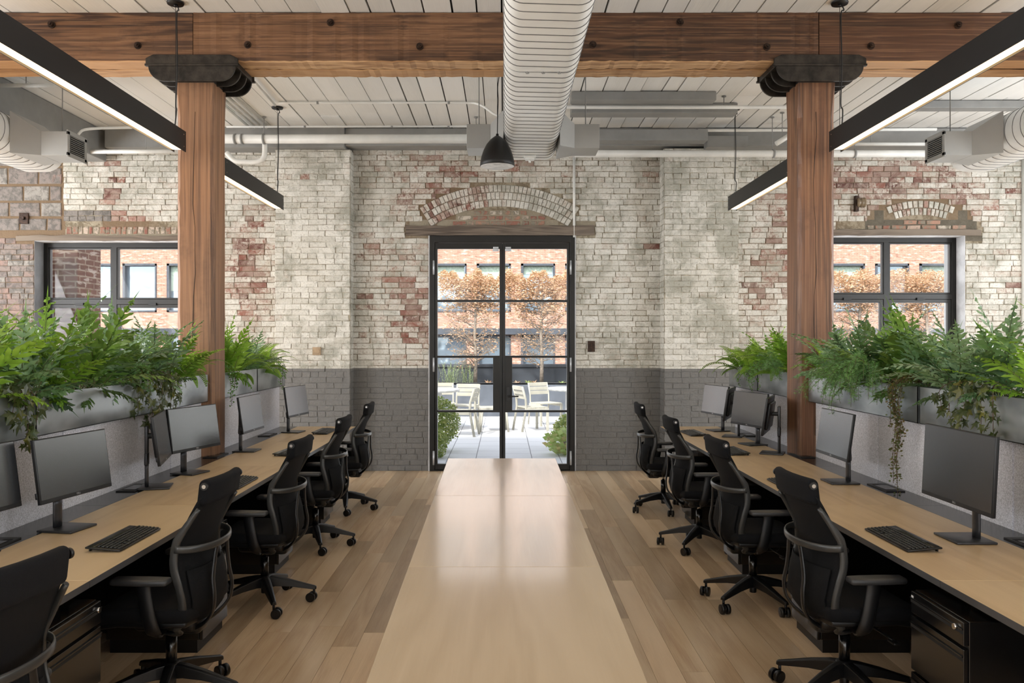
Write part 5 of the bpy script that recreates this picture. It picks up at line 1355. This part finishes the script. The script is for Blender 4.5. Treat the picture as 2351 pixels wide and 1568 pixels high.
def rosemary():
    r = random.Random(12); t = thing('rosemary_bush', 'pale upright rosemary growing in the terrace planter at the left of the doorway', 'shrub', (WX(1040,18.0), 18.85, .69)); mb = MB(); st = MB()
    for i in range(80):
        x, y = r.uniform(-.62,.42), r.uniform(-.3,.3); h = r.uniform(.25,.55); P = arc((x,y,0), r.uniform(0,6.28), h, math.radians(r.uniform(68,88)), r.uniform(-.1,.3), 10); st.tube(P, .003, 3, cap=False)
        for k in range(1, 11):
            for _ in range(6):
                o = P[k].lerp(P[k-1], r.random()); a = r.uniform(0,6.28); d = Vector((math.cos(a)*.7, math.sin(a)*.7, .8)).normalized()*.035; w = d.cross(Vector((0,0,1))).normalized()*.0035
                mb.add([o-w,o+w,o+d], [(0,1,2)], 0, (r.random(),0,0,1))
    mb.build('needles', M['rosemary'], t, attr=True, recalc=False); st.build('stems', M['stem'], t)
rosemary()
def lowplants():
    for i, px in enumerate((1186, 1213, 1226, 1290, 1120)):
        r = random.Random(50+i); mb = MB()
        for k in range(40):
            az = r.uniform(0,6.28); P = arc((0,0,0), az, r.uniform(.08,.16), r.uniform(.3,1.3), .6, 2); w = Vector((-math.sin(az), math.cos(az),0))*.012
            mb.add([P[0], P[1]-w, P[2], P[1]+w], [(0,1,2,3)], 0, (r.random(),0,0,1))
        o = mb.build('small_plant', M['lettuce'] if i % 2 else M['brownleaf'], attr=True, recalc=False, loc=(WX(px,18.7), 18.7, .69))
        tag(o, 'low plant tuft in the terrace planter, %s' % ['just right of the door stiles','left of the right tree','right foot of the right tree','at the right edge of the doorway','right of the left tree trunk'][i], 'plant', 'low plants in the terrace planter')
lowplants()
# brick pier outside the left window
q = MB(); q.box(WX(60,12.2), WX(178,12.2), 12.2, 12.9, -1, 4.2); tag(q.build('brick_pier', M['pierbrick']), 'dark brick pier just outside the left window', 'pier')
q = MB(); q.box(WX(2176,11.6), WX(2210,11.6), 11.55, 11.7, -.5, 3.6); tag(q.build('sun_screen_post', M['whitepaint']), 'pale post outside the right edge of the right window', 'post')
# the office building across the street
def building():
    Y = 34.0; t = thing('brick_building', 'orange brick office building with rows of dark framed windows across the street', 'building', (0, Y, 0))
    sp = 101.6*Y/F; w = 78*Y/F; x0 = WX(1196, Y); rows = [(WZ(716,Y), WZ(605,Y)), (WZ(856,Y), WZ(770,Y)), (WZ(496,Y)+.5, WZ(385,Y)+.5), (WZ(1010,Y), WZ(905,Y))]
    rows.sort(); ks = range(-13, 13); mb = MB()
    xs = [(x0+k*sp, x0+k*sp+w) for k in ks]; A, B = xs[0][0]-3, xs[-1][1]+3
    def bx(a, b, c, d): mb.box(a, b, 0, .5, c, d)
    zs = [-6] + [z for r_ in rows for z in r_] + [9]
    for i in range(0, len(zs), 2): bx(A, B, zs[i], zs[i+1])
    for r_ in rows:
        e = [A] + [v for p in xs for v in p] + [B]
        for i in range(0, len(e), 2): bx(e[i], e[i+1], r_[0], r_[1])
    mb.build('brick_facade', M['facade'], t)
    q = MB(); q.box(A, B, -.25, .0, WZ(768,Y), WZ(754,Y)); q.build('canopy_band', M['darkwall'], t)
    q = MB(); q.box(A, B, .6, 8, -6, 9); q.build('core', M['darkwall'], t)
    rr = random.Random(4)
    for i, (z0, z1) in enumerate(rows[1:3] + rows[3:]):
        for k, (a, b) in zip(ks, xs):
            px = CX+a*F/Y
            if not 20 < px < 2300: continue
            if i == 2 : continue
            f = MB(); 
            for u in ((a,a+.10,z0,z1),(b-.06,b,z0,z1),(a,b,z1-.09,z1),(a,b,z0,z0+.06)): f.box(u[0],u[1],-.03,.35,u[2],u[3])
            fo = f.build('window_frame', M['darkframe'], t)
            g = MB(); g.box(a+.06, b-.06, .2, .22, z0+.06, z1-.06); g.build('glass_pane', M['farglass'], fo)
            if rr.random() < .5: g = MB(); g.box(a+.1, b-.1, .17, .19, z1-(z1-z0)*rr.uniform(.2,.6), z1-.08); g.build('roller_blind', M['blind'], fo)
building()
q = MB(); q.box(-40, 40, 20, 60, -6.1, -6); struct(q.build('street_ground', M['darkwall']))
